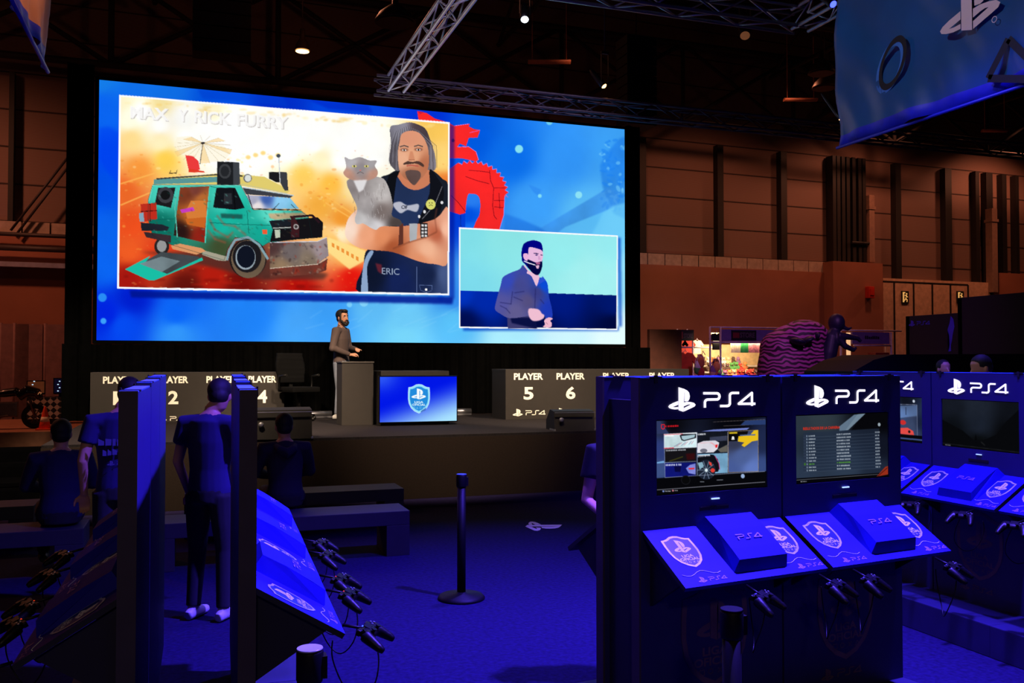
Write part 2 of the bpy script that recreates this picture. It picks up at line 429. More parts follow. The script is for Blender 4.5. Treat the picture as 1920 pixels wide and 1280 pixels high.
def paint_wall():
    c = Canvas(176, 144, 1180, 652, 2)
    full = [(170, 140), (1185, 140), (1185, 655), (170, 655)]
    c.poly(full, cps=[(186, 150, (20, 125, 235)), (300, 170, (15, 110, 230)), (420, 185, (0, 80, 225)), (520, 195, (0, 45, 200)), (640, 205, (0, 70, 225)), (800, 220, (0, 50, 215)),
        (880, 260, (0, 90, 225)), (960, 300, (10, 110, 235)), (1060, 300, (50, 150, 250)), (1160, 290, (60, 160, 245)), (1000, 380, (60, 160, 250)), (1100, 400, (90, 190, 250)), (1165, 420, (110, 205, 250)),
        (1165, 520, (150, 225, 250)), (190, 200, (10, 100, 240)), (195, 350, (0, 80, 235)), (200, 300, (0, 75, 240)), (195, 440, (10, 100, 240)), (200, 500, (10, 100, 240)), (200, 590, (0, 35, 225)), (250, 560, (0, 30, 205)), (230, 610, (5, 75, 240)),
        (330, 590, (10, 100, 245)), (330, 625, (50, 150, 250)), (470, 590, (30, 130, 248)), (560, 620, (70, 165, 250)), (620, 590, (60, 160, 250)), (700, 575, (95, 190, 250)), (760, 600, (110, 205, 252)), (760, 630, (120, 215, 252)),
        (850, 600, (90, 195, 250)), (950, 632, (170, 235, 252)), (1060, 632, (205, 245, 255)), (1150, 632, (225, 250, 255)), (850, 560, (50, 140, 240)), (850, 400, (0, 60, 215))], sig=45, tex=.05)
    c.poly([(186, 240), (205, 238), (225, 250), (222, 350), (186, 300)], (0, 60, 240), .5, blur=3)
    c.poly([(370, 168), (380, 185), (470, 192), (540, 200), (530, 180)], (0, 60, 205), .5, blur=2)
    c.poly([(575, 186), (615, 204), (700, 212), (690, 196)], (0, 30, 195), .5, blur=2)
    # dim shapes at the right: slope, leaves
    c.poly([(1160, 260), (1172, 255), (1172, 410), (1150, 400), (1130, 350), (1125, 310), (1135, 290)], (25, 120, 235), .55, blur=2, tex=.3)
    rg = np.random.RandomState(5)
    for k in range(60):
        x, y = 1128 + rg.rand() * 44, 262 + rg.rand() * 130
        c.ell(x, y, 2 + rg.rand() * 6, 1.5 + rg.rand() * 2, (30, 130, 240) if k % 3 else (120, 205, 250), rot=rg.rand() * 3, alpha=.55, blur=.5)
    c.poly([(1005, 432), (1140, 352), (1160, 360), (1160, 385), (1060, 425), (1040, 440)], (60, 150, 245), .7, blur=1, tex=.2)
    c.poly([(1110, 440), (1130, 400), (1150, 385), (1172, 380), (1172, 445)], (110, 205, 250), .7, blur=2)
    c.poly([(945, 400), (975, 410), (1010, 425), (1030, 438), (945, 432)], (35, 125, 235), .8, blur=2, tex=.2)
    c.poly([(990, 345), (1015, 355), (1010, 368), (1000, 360)], (45, 135, 240), .6, blur=1)
    for k in range(14):
        x = 560 + rg.rand() * 300; y = 565 + rg.rand() * 60; c.line([(x, y), (x + 20 + rg.rand() * 30, y - 10 - rg.rand() * 16)], 1.3, (170, 225, 255), alpha=.22, blur=1)
    for (x, y, r, cc) in ((973, 279, 7.5, (135, 225, 240)), (1030, 228, 6, (110, 205, 240)), (1085, 365, 6.5, (140, 225, 245)), (1012, 367, 3.6, (130, 220, 245)), (192, 558, 8, (40, 140, 245)),
                          (194, 602, 5.5, (60, 160, 250)), (682, 566, 8.5, (130, 210, 250)), (655, 571, 5, (120, 205, 250)), (826, 558, 6, (30, 130, 245))):
        c.ell(x, y, r, r * 1.02, cc, blur=.5)
    # red spiky emblem partly behind the picture
    RED, zz = (250, 40, 40), tr(820, 190, 5.119)
    teeth = []
    for k, t in enumerate(np.linspace(-112, 8, 27)):
        rr = 1.0 if k % 2 else 1.10; teeth.append((330 + 320 * rr * math.cos(math.radians(t)), 880 + 285 * rr * math.sin(math.radians(t))))
    c.poly(zz([(a + 4, b - 6) for a, b in teeth] + [(650, 900), (640, 1090), (590, 1260), (300, 1260)]), (150, 150, 255), .9)
    c.poly(zz([(100, 660)] + teeth + [(645, 900), (635, 1090), (585, 1260), (320, 1260), (405, 1080), (410, 960), (385, 900), (330, 885), (290, 905), (270, 1070), (215, 1085), (100, 1050)]), RED, tex=.12)
    c.poly(zz([(100, 200), (160, 235), (310, 215), (300, 240), (350, 265), (410, 275), (385, 345), (300, 350), (275, 430), (215, 405), (190, 435), (300, 432), (370, 480), (395, 560), (370, 575), (230, 545), (100, 545)]), RED, tex=.1)
    c.soft = True; c.poly(zz([(290, 905), (330, 886), (385, 900), (410, 960), (405, 1080), (375, 1140), (322, 1262), (272, 1262), (268, 1075)]), cps=[zz([(330, 930)])[0] + ((40, 125, 240),), zz([(300, 1100)])[0] + ((0, 80, 225),), zz([(320, 1230)])[0] + ((20, 110, 240),)], sig=20); c.soft = False
    c.line(zz([(165, 233), (300, 216)]), .7, (220, 160, 255)); c.line(zz([(310, 300), (410, 275)]), .7, (200, 120, 240))
    c.line(zz([(190, 437), (300, 434), (370, 482), (395, 560)]), .7, (220, 150, 250))
    c.poly([(782, 208), (800, 212), (815, 222), (842, 230), (842, 234), (785, 228)], RED); c.poly([(782, 208), (795, 210), (788, 214)], (200, 30, 60))
    for pth in ([(500, 660), (510, 760), (540, 830), (530, 1000), (545, 1100), (570, 1130)], [(270, 720), (380, 760), (500, 790)], [(540, 830), (650, 830)], [(540, 950), (640, 950)], [(545, 1010), (630, 1020)], [(590, 880), (600, 1030)], [(130, 900), (200, 970), (270, 1060)], [(300, 660), (420, 670), (500, 680)]):
        c.line(zz(pth), 1.1, (90, 0, 20), alpha=.8)
    c.ell(*zz([(150, 375)])[0], 3, 3.5, (90, 10, 20), alpha=.8)
    c.poly([(842, 232), (852, 236), (852, 560), (842, 556)], (0, 20, 150), .6, blur=2)
    c.line(zz([(222, 1085), (225, 1200)]), .7, (10, 20, 60))
    c.poly([(243, 545), (848, 556), (850, 560), (848, 570), (246, 558)], (0, 20, 140), .85, blur=2)
    # ---------- main picture
    FR = [(223, 178), (843, 229), (842, 553.5), (219.5, 541.5)]
    IN = [(226.5, 181.5), (840, 232), (839, 550), (223, 538)]
    c.poly(FR, (252, 253, 255))
    W = (262, 262, 258)
    c.poly(IN, cps=[(230, 190, (255, 245, 205)), (300, 194, (252, 232, 165)), (400, 207, (255, 244, 205)), (300, 235, W), (380, 240, W), (470, 250, W), (560, 255, W), (640, 260, W), (700, 270, W), (720, 330, (260, 256, 235)), (815, 240, (250, 200, 90)), (830, 300, (255, 215, 120)), (832, 345, (240, 130, 50)), (725, 400, (255, 225, 170)),
        (240, 225, (258, 250, 225)), (245, 262, (255, 215, 140)), (300, 265, (258, 240, 190)), (310, 300, (250, 205, 80)), (262, 318, (245, 150, 60)), (235, 360, (240, 105, 40)), (245, 420, (240, 80, 30)), (240, 470, (235, 90, 35)), (240, 520, (160, 22, 15)), (350, 540, (100, 18, 12)), (450, 535, (120, 14, 10)), (560, 545, (180, 15, 10)), (660, 520, (235, 25, 15)), (670, 545, (225, 20, 15)),
        (265, 212, W), (345, 222, W), (430, 228, W), (520, 240, W), (600, 244, W), (680, 252, W), (705, 300, W), (350, 258, W), (430, 262, W), (510, 268, W), (590, 274, W), (650, 278, W), (400, 280, W), (470, 285, W), (540, 280, W), (600, 295, (260, 245, 200)), (640, 300, W), (570, 330, (255, 205, 95)), (620, 345, (255, 190, 70)), (600, 385, (248, 175, 65)), (640, 410, (245, 155, 50)), (625, 450, (255, 200, 110)), (655, 480, (255, 190, 90)), (665, 350, (255, 232, 165)), (640, 440, (262, 240, 200)), (400, 520, (180, 28, 15)), (300, 480, (225, 60, 25)), (460, 480, (90, 40, 30))], sig=22, tex=.07)
    for k in range(150):
        x, y = 226 + rg.rand() * 430, 290 + rg.rand() * 150
        c.ell(x, y, .8 + rg.rand() * 4, .8 + rg.rand() * 2.2, ((255, 245, 190), (255, 215, 90), (235, 130, 30))[k % 3], alpha=.35, blur=.6, clip=IN)
    for k in range(70):
        x = 232 + rg.rand() * 590; c.ell(x, 186 + (x - 232) * .083 + rg.rand() * 9, 2 + rg.rand() * 7, 1 + rg.rand() * 2.5, ((240, 190, 80), (255, 235, 170))[k % 2], alpha=.3, blur=1.2, clip=IN)
    for k in range(420):
        x, y = 228 + rg.rand() * 610, 275 + rg.rand() * 265
        c.ell(x, y, .6 + rg.rand() * 3, .5 + rg.rand() * 1.2, ((255, 225, 120), (200, 60, 20), (255, 190, 70), (235, 110, 40))[k % 4], rot=rg.rand() * .6 - .3, alpha=.28, blur=.4, clip=IN)
    for pth in ([(226, 345), (290, 325)], [(226, 385), (285, 360)], [(600, 360), (690, 420)], [(610, 380), (660, 410)]):
        c.line(pth, 2.5, (255, 190, 90), alpha=.8, blur=.6)
    c.poly([(615, 445), (685, 470), (690, 485), (655, 505), (612, 470)], (255, 225, 140), .9, blur=1)
    for k in range(6): c.poly([(622 + k * 9, 455 + k * 5), (627 + k * 9, 457 + k * 5), (627 + k * 9, 465 + k * 5), (622 + k * 9, 462 + k * 5)], (235, 130, 40), .8)
    for k in range(5): c.ell(465 + k * 14, 295 - (k % 3) * 4, 5, 4, (250, 190, 60), alpha=.6, blur=1)
    for k in range(40):
        x, y = 226 + rg.rand() * 420, 505 + rg.rand() * 40; c.ell(x, y, 4 + rg.rand() * 14, 1 + rg.rand() * 3, ((90, 10, 8), (215, 40, 20))[k % 2], alpha=.3, blur=1.5, clip=IN)
    co = tr(200, 170, 2.909)
    # title, a pale relief on the bright sky
    for (dx, dy, cc) in ((1.4, 1.4, (196, 190, 186)), (0, 0, (253, 252, 251))):
        for (wd_, x, y, w) in (('MAX', 244, 222, 72), ('Y', 334, 228, 18), ('RICK', 364, 230, 68), ('FURRY', 444, 236, 96)):
            c.text(wd_, x + dx, y + dy, w, 23, cc, slope=.07, bold=.03, alpha=.9)
    # parasol and deck chair on the roof
    rim = [(524 + 158 * math.cos(t), 322 + 76 * math.sin(t)) for t in np.linspace(0, 2 * math.pi, 20)]
    c.poly(co([(365, 300), (380, 255), (450, 248), (524, 282), (640, 300), (672, 345), (640, 385), (560, 390), (470, 370), (400, 345)]), (252, 244, 220), .75, blur=.5)
    for k in range(20): c.line(co([(524, 286), rim[k]]), .6, (190, 170, 130), alpha=.7)
    for k in range(0, 20, 4): c.poly(co([(524, 286), rim[k], rim[(k + 1) % 20]]), (245, 200, 120), .5)
    c.line(co([(524, 286), (508, 400)]), 1.2, (50, 40, 40)); c.ell(*co([(524, 286)])[0], 4, 2, (30, 25, 30))
    c.poly(co([(428, 352), (470, 358), (500, 385), (508, 430), (480, 440), (448, 440)]), (235, 60, 60)); c.poly(co([(445, 425), (530, 440), (535, 447), (445, 446)]), (225, 60, 40))
    # wagon, teal, generic
    T1, T2, T3 = (20, 170, 150), (70, 205, 185), (10, 110, 95)
    c.poly(co([(180, 880), (700, 880), (1210, 1000), (1180, 1030), (850, 1030), (560, 960), (300, 900)]), (70, 45, 40), .75, blur=3)
    c.poly(co([(258, 485), (600, 452), (740, 458), (860, 470), (1000, 545), (985, 560), (740, 520), (250, 520)]), (225, 205, 110))
    c.poly(co([(258, 485), (600, 470), (600, 500), (255, 512)]), (90, 150, 150)); c.poly(co([(270, 478), (600, 455), (740, 462), (742, 470), (600, 462), (272, 486)]), (60, 60, 60))
    c.line(co([(258, 515), (740, 512), (980, 560)]), 1.5, (200, 195, 150))
    body = [(250, 515), (730, 515), (770, 590), (800, 650), (1060, 655), (1100, 690), (1120, 800), (880, 830), (830, 860), (780, 810), (700, 800), (660, 860), (640, 925), (520, 890), (350, 840), (250, 790), (225, 700), (225, 600)]
    c.poly(co(body), cps=[co([(300, 560)])[0] + (T2,), co([(650, 600)])[0] + (T2,), co([(700, 660)])[0] + (T1,), co([(900, 680)])[0] + ((90, 215, 195),), co([(620, 850)])[0] + ((60, 75, 45),), co([(850, 770)])[0] + (T1,), co([(280, 740)])[0] + (T3,), co([(620, 740)])[0] + (T1,), co([(950, 800)])[0] + (T3,)], sig=25, tex=.12)
    c.poly(co([(280, 530), (375, 530), (350, 640), (262, 620)]), (28, 26, 30)); c.ell(*co([(320, 570)])[0], 15, 15, (60, 60, 66)); c.ell(*co([(320, 570)])[0], 9, 9, (20, 20, 22))
    c.poly(co([(400, 528), (560, 522), (545, 700), (535, 830), (365, 790), (385, 640)]), cps=[co([(430, 560)])[0] + ((110, 50, 30),), co([(520, 600)])[0] + ((190, 110, 50),), co([(470, 680)])[0] + ((205, 110, 40),), co([(400, 770)])[0] + ((40, 20, 20),), co([(520, 790)])[0] + ((130, 30, 20),), co([(480, 540)])[0] + ((120, 60, 50),)], sig=12, tex=.35)
    c.poly(co([(460, 600), (540, 600), (545, 690), (440, 700), (430, 660)]), (215, 125, 55)); c.poly(co([(430, 700), (540, 690), (535, 750), (440, 730)]), (200, 100, 35)); c.poly(co([(400, 650), (470, 635), (480, 655), (410, 668)]), (200, 60, 190))
    c.line(co([(385, 530), (372, 640), (385, 800)]), 2, (90, 190, 170)); c.line(co([(562, 522), (545, 700), (537, 830)]), 2.2, T2)
    c.poly(co([(598, 530), (700, 530), (752, 640), (700, 650), (580, 638)]), (18, 20, 26)); c.line(co([(690, 530), (700, 645)]), 2, (10, 10, 14)); c.poly(co([(640, 560), (680, 560), (685, 620), (640, 620)]), (42, 46, 52))
    c.poly(co([(740, 530), (960, 560), (1020, 572), (1000, 585), (760, 565)]), (60, 62, 70)); c.line(co([(745, 528), (1020, 572)]), 2, (190, 205, 210))
    c.poly(co([(762, 570), (1000, 585), (1050, 645), (790, 642)]), cps=[co([(800, 600)])[0] + ((150, 150, 170),), co([(870, 590)])[0] + ((60, 90, 160),), co([(950, 610)])[0] + ((130, 190, 225),), co([(820, 630)])[0] + ((225, 215, 215),), co([(1020, 640)])[0] + ((120, 190, 220),)], sig=12, tex=.3)
    c.line(co([(770, 565), (795, 645), (1060, 650)]), 1.6, (25, 25, 30)); c.line(co([(900, 655), (940, 615)]), 1, (30, 40, 30)); c.line(co([(1040, 655), (1005, 620)]), 1, (30, 30, 30))
    c.poly(co([(880, 670), (1080, 665), (1100, 690), (920, 705), (890, 695)]), (200, 150, 110), .8, blur=1, tex=.4)
    for pth in ([(600, 680), (640, 730), (700, 740), (760, 790)], [(560, 700), (590, 760), (660, 800), (690, 770)], [(550, 760), (590, 810), (650, 830)]):
        c.line(co(pth), 4, (170, 80, 60), alpha=.45, blur=1.0)
    c.poly(co([(620, 670), (740, 675), (740, 700), (625, 695)]), (25, 75, 70), .8, blur=.8); c.poly(co([(848, 758), (874, 758), (874, 782), (850, 782)]), (240, 90, 50))
    c.poly(co([(890, 715), (1150, 690), (1180, 720), (1175, 800), (890, 825), (905, 760)]), (20, 18, 22)); c.poly(co([(915, 760), (945, 758), (945, 800), (920, 805)]), (190, 200, 180))
    c.line(co([(905, 750), (1010, 745)]), 2, (170, 175, 170)); c.poly(co([(885, 710), (1000, 700), (1010, 735), (900, 745)]), (25, 30, 38)); c.line(co([(1000, 690), (1120, 680), (1160, 720)]), 4, (40, 20, 28))
    c.poly(co([(1005, 690), (1020, 680), (1050, 740), (1050, 800), (1005, 800)]), (60, 25, 30)); c.ell(*co([(1032, 742)])[0], 5, 5, (170, 165, 165)); c.ell(*co([(1032, 742)])[0], 3, 3, (60, 50, 50))
    c.poly(co([(888, 828), (1150, 822), (1200, 800), (1210, 900), (1150, 945), (890, 970)]), cps=[co([(900, 850)])[0] + ((75, 50, 50),), co([(1000, 880)])[0] + ((105, 95, 95),), co([(1100, 930)])[0] + ((120, 105, 90),), co([(1180, 880)])[0] + ((150, 135, 140),), co([(950, 960)])[0] + ((140, 115, 90),)], sig=15, tex=.45)
    c.poly(co([(890, 970), (1150, 948), (1205, 915), (1195, 980), (1140, 1000), (890, 1020)]), (110, 55, 45), tex=.6); c.line(co([(888, 828), (1150, 822), (1200, 800)]), 1.4, (205, 205, 215)); c.line(co([(890, 970), (1150, 946), (1206, 912)]), 1.2, (215, 200, 180))
    c.ell(*co([(770, 915)])[0], 35, 37, (30, 25, 26)); c.ell(*co([(772, 918)])[0], 32, 36, (105, 88, 70), tex=.3); c.ell(*co([(765, 905)])[0], 27, 30, (28, 26, 30)); c.ell(*co([(757, 910)])[0], 19, 23, (150, 165, 175)); c.ell(*co([(759, 906)])[0], 17, 21, (15, 20, 34))
    c.line(co([(655, 925), (668, 870), (700, 815), (770, 800), (830, 840), (880, 920)]), 4.5, (130, 160, 170)); c.poly(co([(525, 870), (655, 905), (650, 930), (600, 925), (520, 895)]), (165, 160, 140))
    c.ell(*co([(300, 850)])[0], 14, 16, (40, 34, 34)); c.ell(*co([(300, 848)])[0], 9, 11, (150, 150, 150)); c.poly(co([(200, 770), (350, 790), (350, 830), (215, 800)]), (55, 40, 45), tex=.4)
    c.poly(co([(185, 620), (270, 612), (275, 700), (190, 720)]), (190, 45, 30)); c.line(co([(185, 660), (275, 655)]), 1.2, (50, 15, 15)); c.line(co([(235, 615), (238, 715)]), 1.2, (50, 15, 15)); c.poly(co([(175, 670), (200, 665), (205, 715), (180, 715)]), (130, 165, 185))
    c.poly(co([(185, 720), (300, 730), (340, 745), (330, 765), (190, 765)]), (30, 34, 44), tex=.5)
    c.poly(co([(350, 845), (400, 835), (520, 860), (540, 875), (490, 895), (360, 865)]), (220, 150, 100)); c.poly(co([(300, 880), (500, 905), (520, 920), (330, 1000), (130, 970)]), (60, 66, 70), tex=.4)
    c.poly(co([(100, 975), (240, 900), (200, 950), (330, 1000), (520, 910), (525, 925), (260, 1035), (230, 1035)]), (25, 190, 165)); c.poly(co([(180, 945), (300, 905), (400, 930), (300, 990)]), (105, 120, 125), tex=.4)
    for k in range(160):
        x, y = 255 + rg.rand() * 840, 560 + rg.rand() * 280
        c.ell(*co([(x, y)])[0], .8 + rg.rand() * 3.5, .5 + rg.rand() * 1.2, ((8, 90, 78), (60, 60, 40), (120, 235, 215), (110, 50, 35))[k % 4], rot=rg.rand(), alpha=.33, blur=.4, clip=co(body))
    c.line(co([(228, 705), (370, 700)]), 1, (10, 90, 80)); c.line(co([(560, 720), (700, 728), (890, 735)]), 1, (8, 95, 85)); c.line(co([(230, 605), (250, 518), (735, 518)]), 1.2, (150, 240, 225), alpha=.7); c.line(co([(765, 655), (775, 780)]), 1, (8, 95, 85)); c.line(co([(560, 520), (598, 530)]), 1, (8, 90, 80))
    c.line(co(body + [body[0]]), .9, (12, 40, 38), alpha=.55)
    for k in range(90):
        x, y = 890 + rg.rand() * 310, 830 + rg.rand() * 180; c.ell(*co([(x, y)])[0], .5 + rg.rand() * 4, .5 + rg.rand() * 2, ((40, 20, 22), (160, 40, 25), (170, 150, 130), (60, 50, 55))[k % 4], rot=rg.rand() * 3, alpha=.4, blur=.5, clip=co([(888, 828), (1150, 822), (1200, 800), (1205, 980), (1140, 1000), (890, 1020)]))
    # roof speakers, lamp, mast
    for q, cc in (([(602, 386), (690, 390), (690, 515), (600, 512)], (28, 30, 34)), ([(690, 390), (722, 392), (728, 512), (690, 515)], (62, 66, 72)), ([(885, 443), (945, 443), (950, 500), (925, 500), (885, 480)], (25, 25, 30)), ([(945, 443), (982, 445), (990, 545), (970, 545), (945, 500)], (58, 60, 66))):
        c.poly(co(q), cc)
    c.ell(*co([(644, 440)])[0], 11.5, 14, (60, 62, 66)); c.ell(*co([(644, 440)])[0], 8, 10, (36, 38, 42)); c.ell(*co([(768, 478)])[0], 8, 8, (110, 110, 115)); c.ell(*co([(770, 478)])[0], 6, 6.5, (220, 225, 220))
    c.line(co([(938, 360), (945, 500)]), 1.6, (200, 205, 210)); c.ell(*co([(936, 355)])[0], 4, 3.5, (70, 80, 90)); c.line(co([(340, 455), (350, 435)]), 1, (60, 40, 30)); c.line(co([(378, 455), (384, 432)]), 1, (60, 40, 30)); c.line(co([(340, 452), (380, 450)]), 1.4, (60, 40, 30))
    c.soft = True
    # a man with grey hair and dark waistcoat, arms folded
    SK = (226, 150, 115); kw = dict(clip=IN)
    c.poly(co([(1480, 500), (1540, 455), (1600, 430), (1760, 430), (1830, 480), (1862, 520), (1862, 720), (1700, 740), (1500, 720)]), (24, 30, 42), **kw)
    c.poly(co([(1430, 860), (1600, 850), (1862, 900), (1862, 1110), (1390, 1110), (1400, 960)]), cps=[co([(1450, 1000)])[0] + ((14, 22, 45),), co([(1600, 1050)])[0] + ((20, 34, 84),), co([(1750, 1000)])[0] + ((22, 34, 70),), co([(1850, 1000)])[0] + ((75, 95, 145),)], sig=25, tex=.15, **kw)
    c.poly(co([(1430, 880), (1455, 880), (1420, 960), (1425, 1110), (1388, 1110), (1400, 950)]), (140, 165, 200), **kw)
    c.poly(co([(1570, 480), (1620, 470), (1700, 540), (1770, 470), (1790, 520), (1700, 720), (1560, 720)]), (34, 50, 88), tex=.2, **kw)
    c.poly(co([(1590, 440), (1760, 430), (1765, 500), (1700, 540), (1640, 530), (1600, 490)]), (205, 125, 90), **kw)
    hair = [(1545, 200), (1590, 185), (1650, 172), (1700, 185), (1740, 210), (1765, 270), (1790, 350), (1795, 420), (1770, 440), (1740, 430), (1600, 440), (1560, 420), (1540, 380), (1550, 290)]
    c.poly(co(hair), cps=[co([(1600, 210)])[0] + ((120, 118, 130),), co([(1560, 380)])[0] + ((110, 105, 115),), co([(1700, 210)])[0] + ((75, 62, 68),), co([(1780, 400)])[0] + ((130, 122, 132),)], sig=15, tex=.5)
    for k in range(26):
        t = k / 25; xa = 1640 + (t - .5) * 130; xb = 1540 + t * 255; c.line(co([(xa, 190 + abs(t - .5) * 60), (xb + 3, 300), (xb + (6 if t > .5 else -2), 390 + rg.rand() * 55)]), 1.0, ((160, 158, 170), (60, 55, 62))[k % 2], alpha=.55)
    face = [(1610, 235), (1660, 218), (1710, 235), (1745, 290), (1757, 360), (1750, 430), (1715, 478), (1670, 495), (1625, 478), (1595, 430), (1588, 340), (1597, 280)]
    c.poly(co(face), cps=[co([(1650, 260)])[0] + ((222, 150, 118),), co([(1620, 370)])[0] + ((240, 180, 145),), co([(1670, 360)])[0] + ((235, 170, 130),), co([(1735, 400)])[0] + ((190, 115, 82),), co([(1660, 460)])[0] + ((175, 110, 80),)], sig=14, tex=.06)
    for (xx, yy) in ((1622, 322), (1700, 320)):
        c.ell(*co([(xx, yy)])[0], 8, 3.2, (120, 70, 55), alpha=.7, blur=.8); c.ell(*co([(xx, yy + 2)])[0], 3.8, 1.8, (240, 235, 230)); c.ell(*co([(xx, yy + 2)])[0], 1.8, 1.8, (50, 35, 30)); c.line(co([(xx - 24, yy - 16), (xx, yy - 23), (xx + 24, yy - 15)]), 2.2, (85, 72, 70))
    c.poly(co([(1655, 330), (1668, 330), (1680, 372), (1660, 382), (1645, 374)]), (212, 140, 105), blur=.6); c.line(co([(1646, 378), (1680, 378)]), 1.5, (140, 75, 55), alpha=.7)
    c.poly(co([(1615, 400), (1640, 384), (1665, 388), (1700, 384), (1728, 402), (1725, 416), (1690, 398), (1635, 402)]), (80, 55, 48)); c.line(co([(1635, 410), (1660, 406), (1700, 411)]), 2.4, (190, 90, 75))
    c.poly(co([(1630, 440), (1665, 432), (1705, 440), (1712, 470), (1690, 505), (1675, 515), (1655, 500), (1635, 470)]), (105, 82, 78), tex=.4)
    c.poly(co([(1560, 620), (1600, 605), (1640, 625), (1700, 618), (1690, 660), (1640, 650), (1600, 668)]), (210, 210, 220), .85, blur=.6); c.text('OF', *co([(1606, 645)])[0], 12, 7, (25, 30, 50))
    c.poly(co([(1540, 455), (1600, 435), (1580, 480), (1560, 640), (1520, 520)]), (14, 16, 22)); c.poly(co([(1760, 430), (1800, 470), (1840, 560), (1790, 720), (1700, 720), (1760, 560)]), (16, 18, 26)); c.line(co([(1830, 520), (1790, 620), (1720, 700)]), .8, (150, 150, 160))
    c.ell(*co([(1767, 620)])[0], 9, 9.5, (215, 215, 110)); c.line(co([(1757, 628), (1768, 622), (1779, 628)]), .9, (70, 70, 30)); c.ell(*co([(1760, 612)])[0], 1, 1, (60, 60, 30)); c.ell(*co([(1774, 612)])[0], 1, 1, (60, 60, 30))
    for xx, yy in ((1704, 686), (1733, 660), (1828, 610)): c.ell(*co([(xx, yy)])[0], 2.5, 3, (225, 225, 230))
    c.poly(co([(1330, 680), (1390, 640), (1420, 720), (1600, 740), (1790, 700), (1862, 640), (1862, 930), (1790, 945), (1700, 930), (1560, 880), (1440, 868), (1360, 850), (1305, 800), (1303, 740)]), cps=[co([(1320, 760)])[0] + ((255, 225, 205),), co([(1420, 790)])[0] + ((240, 165, 125),), co([(1500, 800)])[0] + ((225, 140, 95),), co([(1560, 860)])[0] + ((170, 85, 50),), co([(1750, 860)])[0] + ((240, 180, 145),), co([(1700, 930)])[0] + ((225, 145, 105),), co([(1850, 760)])[0] + ((250, 190, 160),), co([(1800, 780)])[0] + ((190, 100, 70),)], sig=16, tex=.08, **kw)
    c.line(co([(1560, 862), (1650, 825), (1740, 800), (1800, 770)]), 2.2, (120, 60, 40), alpha=.7, blur=.8, **kw); c.line(co([(1800, 640), (1790, 700), (1800, 770)]), 2, (130, 65, 45), alpha=.6, blur=.8)
    c.poly(co([(1597, 725), (1618, 725), (1618, 835), (1590, 845)]), (95, 50, 40)); c.poly(co([(1650, 725), (1695, 725), (1690, 810), (1652, 822)]), (170, 175, 180), tex=.3); c.poly(co([(1708, 722), (1750, 722), (1752, 795), (1712, 805)]), (30, 26, 30))
    for i in range(2):
        for j in range(4): c.poly(co([(1716 + i * 18, 728 + j * 19), (1729 + i * 18, 728 + j * 19), (1729 + i * 18, 740 + j * 19), (1716 + i * 18, 740 + j * 19)]), (215, 215, 215))
    c.text('ERIC', *co([(1500, 1000)])[0], 33, 12, (150, 165, 190), bold=.0, slope=.05); c.poly(co([(1465, 940), (1500, 948), (1500, 1000), (1478, 985)]), (150, 40, 50), .6, blur=1)
    c.line(co([(1690, 960), (1690, 1100)]), .7, (100, 120, 170)); c.line(co([(1705, 1060), (1775, 1062), (1772, 1090), (1745, 1100), (1712, 1088), (1705, 1060)]), .8, (90, 110, 160)); c.ell(*co([(1742, 1084)])[0], 2.4, 2.4, (245, 245, 245))
    # a grey long-haired cat
    G1, G2 = (175, 168, 168), (120, 108, 105)
    c.poly(co([(1330, 480), (1480, 470), (1530, 510), (1560, 620), (1555, 680), (1600, 705), (1600, 735), (1500, 740), (1470, 758), (1440, 748), (1400, 725), (1365, 728), (1352, 700), (1365, 640), (1330, 560), (1310, 510)]), cps=[co([(1350, 520)])[0] + ((150, 140, 140),), co([(1500, 560)])[0] + ((190, 184, 182),), co([(1420, 620)])[0] + (G1,), co([(1500, 660)])[0] + (G2,), co([(1580, 720)])[0] + ((75, 66, 64),), co([(1380, 710)])[0] + ((215, 212, 212),), co([(1465, 745)])[0] + ((215, 212, 215),)], sig=14, tex=.35)
    c.poly(co([(1298, 362), (1330, 375), (1380, 362), (1430, 380), (1472, 382), (1462, 410), (1478, 440), (1470, 470), (1430, 488), (1380, 495), (1320, 480), (1290, 450), (1305, 420), (1302, 390)]), cps=[co([(1330, 390)])[0] + ((190, 186, 190),), co([(1385, 420)])[0] + ((150, 142, 145),), co([(1440, 400)])[0] + ((170, 165, 168),), co([(1310, 460)])[0] + ((200, 150, 130),), co([(1460, 460)])[0] + ((200, 150, 130),)], sig=12, tex=.4)
    for xx in (1350, 1416): c.ell(*co([(xx, 412)])[0], 4.5, 2.2, (215, 205, 120)); c.ell(*co([(xx, 412)])[0], 1.2, 2, (20, 20, 20))
    c.poly(co([(1374, 430), (1392, 430), (1383, 440)]), (190, 120, 115)); c.line(co([(1365, 452), (1383, 442), (1402, 452)]), 1, (90, 75, 75)); c.poly(co([(1345, 490), (1420, 485), (1400, 540), (1375, 555)]), (238, 236, 238), .85, blur=1)
    for k in range(30):
        x, y = 1345 + rg.rand() * 190, 500 + rg.rand() * 190; c.line(co([(x, y), (x - 8 + rg.rand() * 16, y + 18 + rg.rand() * 20)]), .8, ((215, 210, 210), (95, 85, 85))[k % 2], alpha=.5)
    c.soft = False
    # ---------- inset: the talk, live
    c.poly([(868, 610), (1166, 612), (1164, 445), (1158, 445), (1160, 620), (868, 620)], (0, 60, 190), .7, blur=2)
    c.poly([(860.5, 426), (1158.5, 441), (1157.5, 618.5), (860.5, 614.5)], (250, 253, 255))
    I2 = [(863, 429), (1156.5, 443.3), (1155.5, 616), (863, 612)]
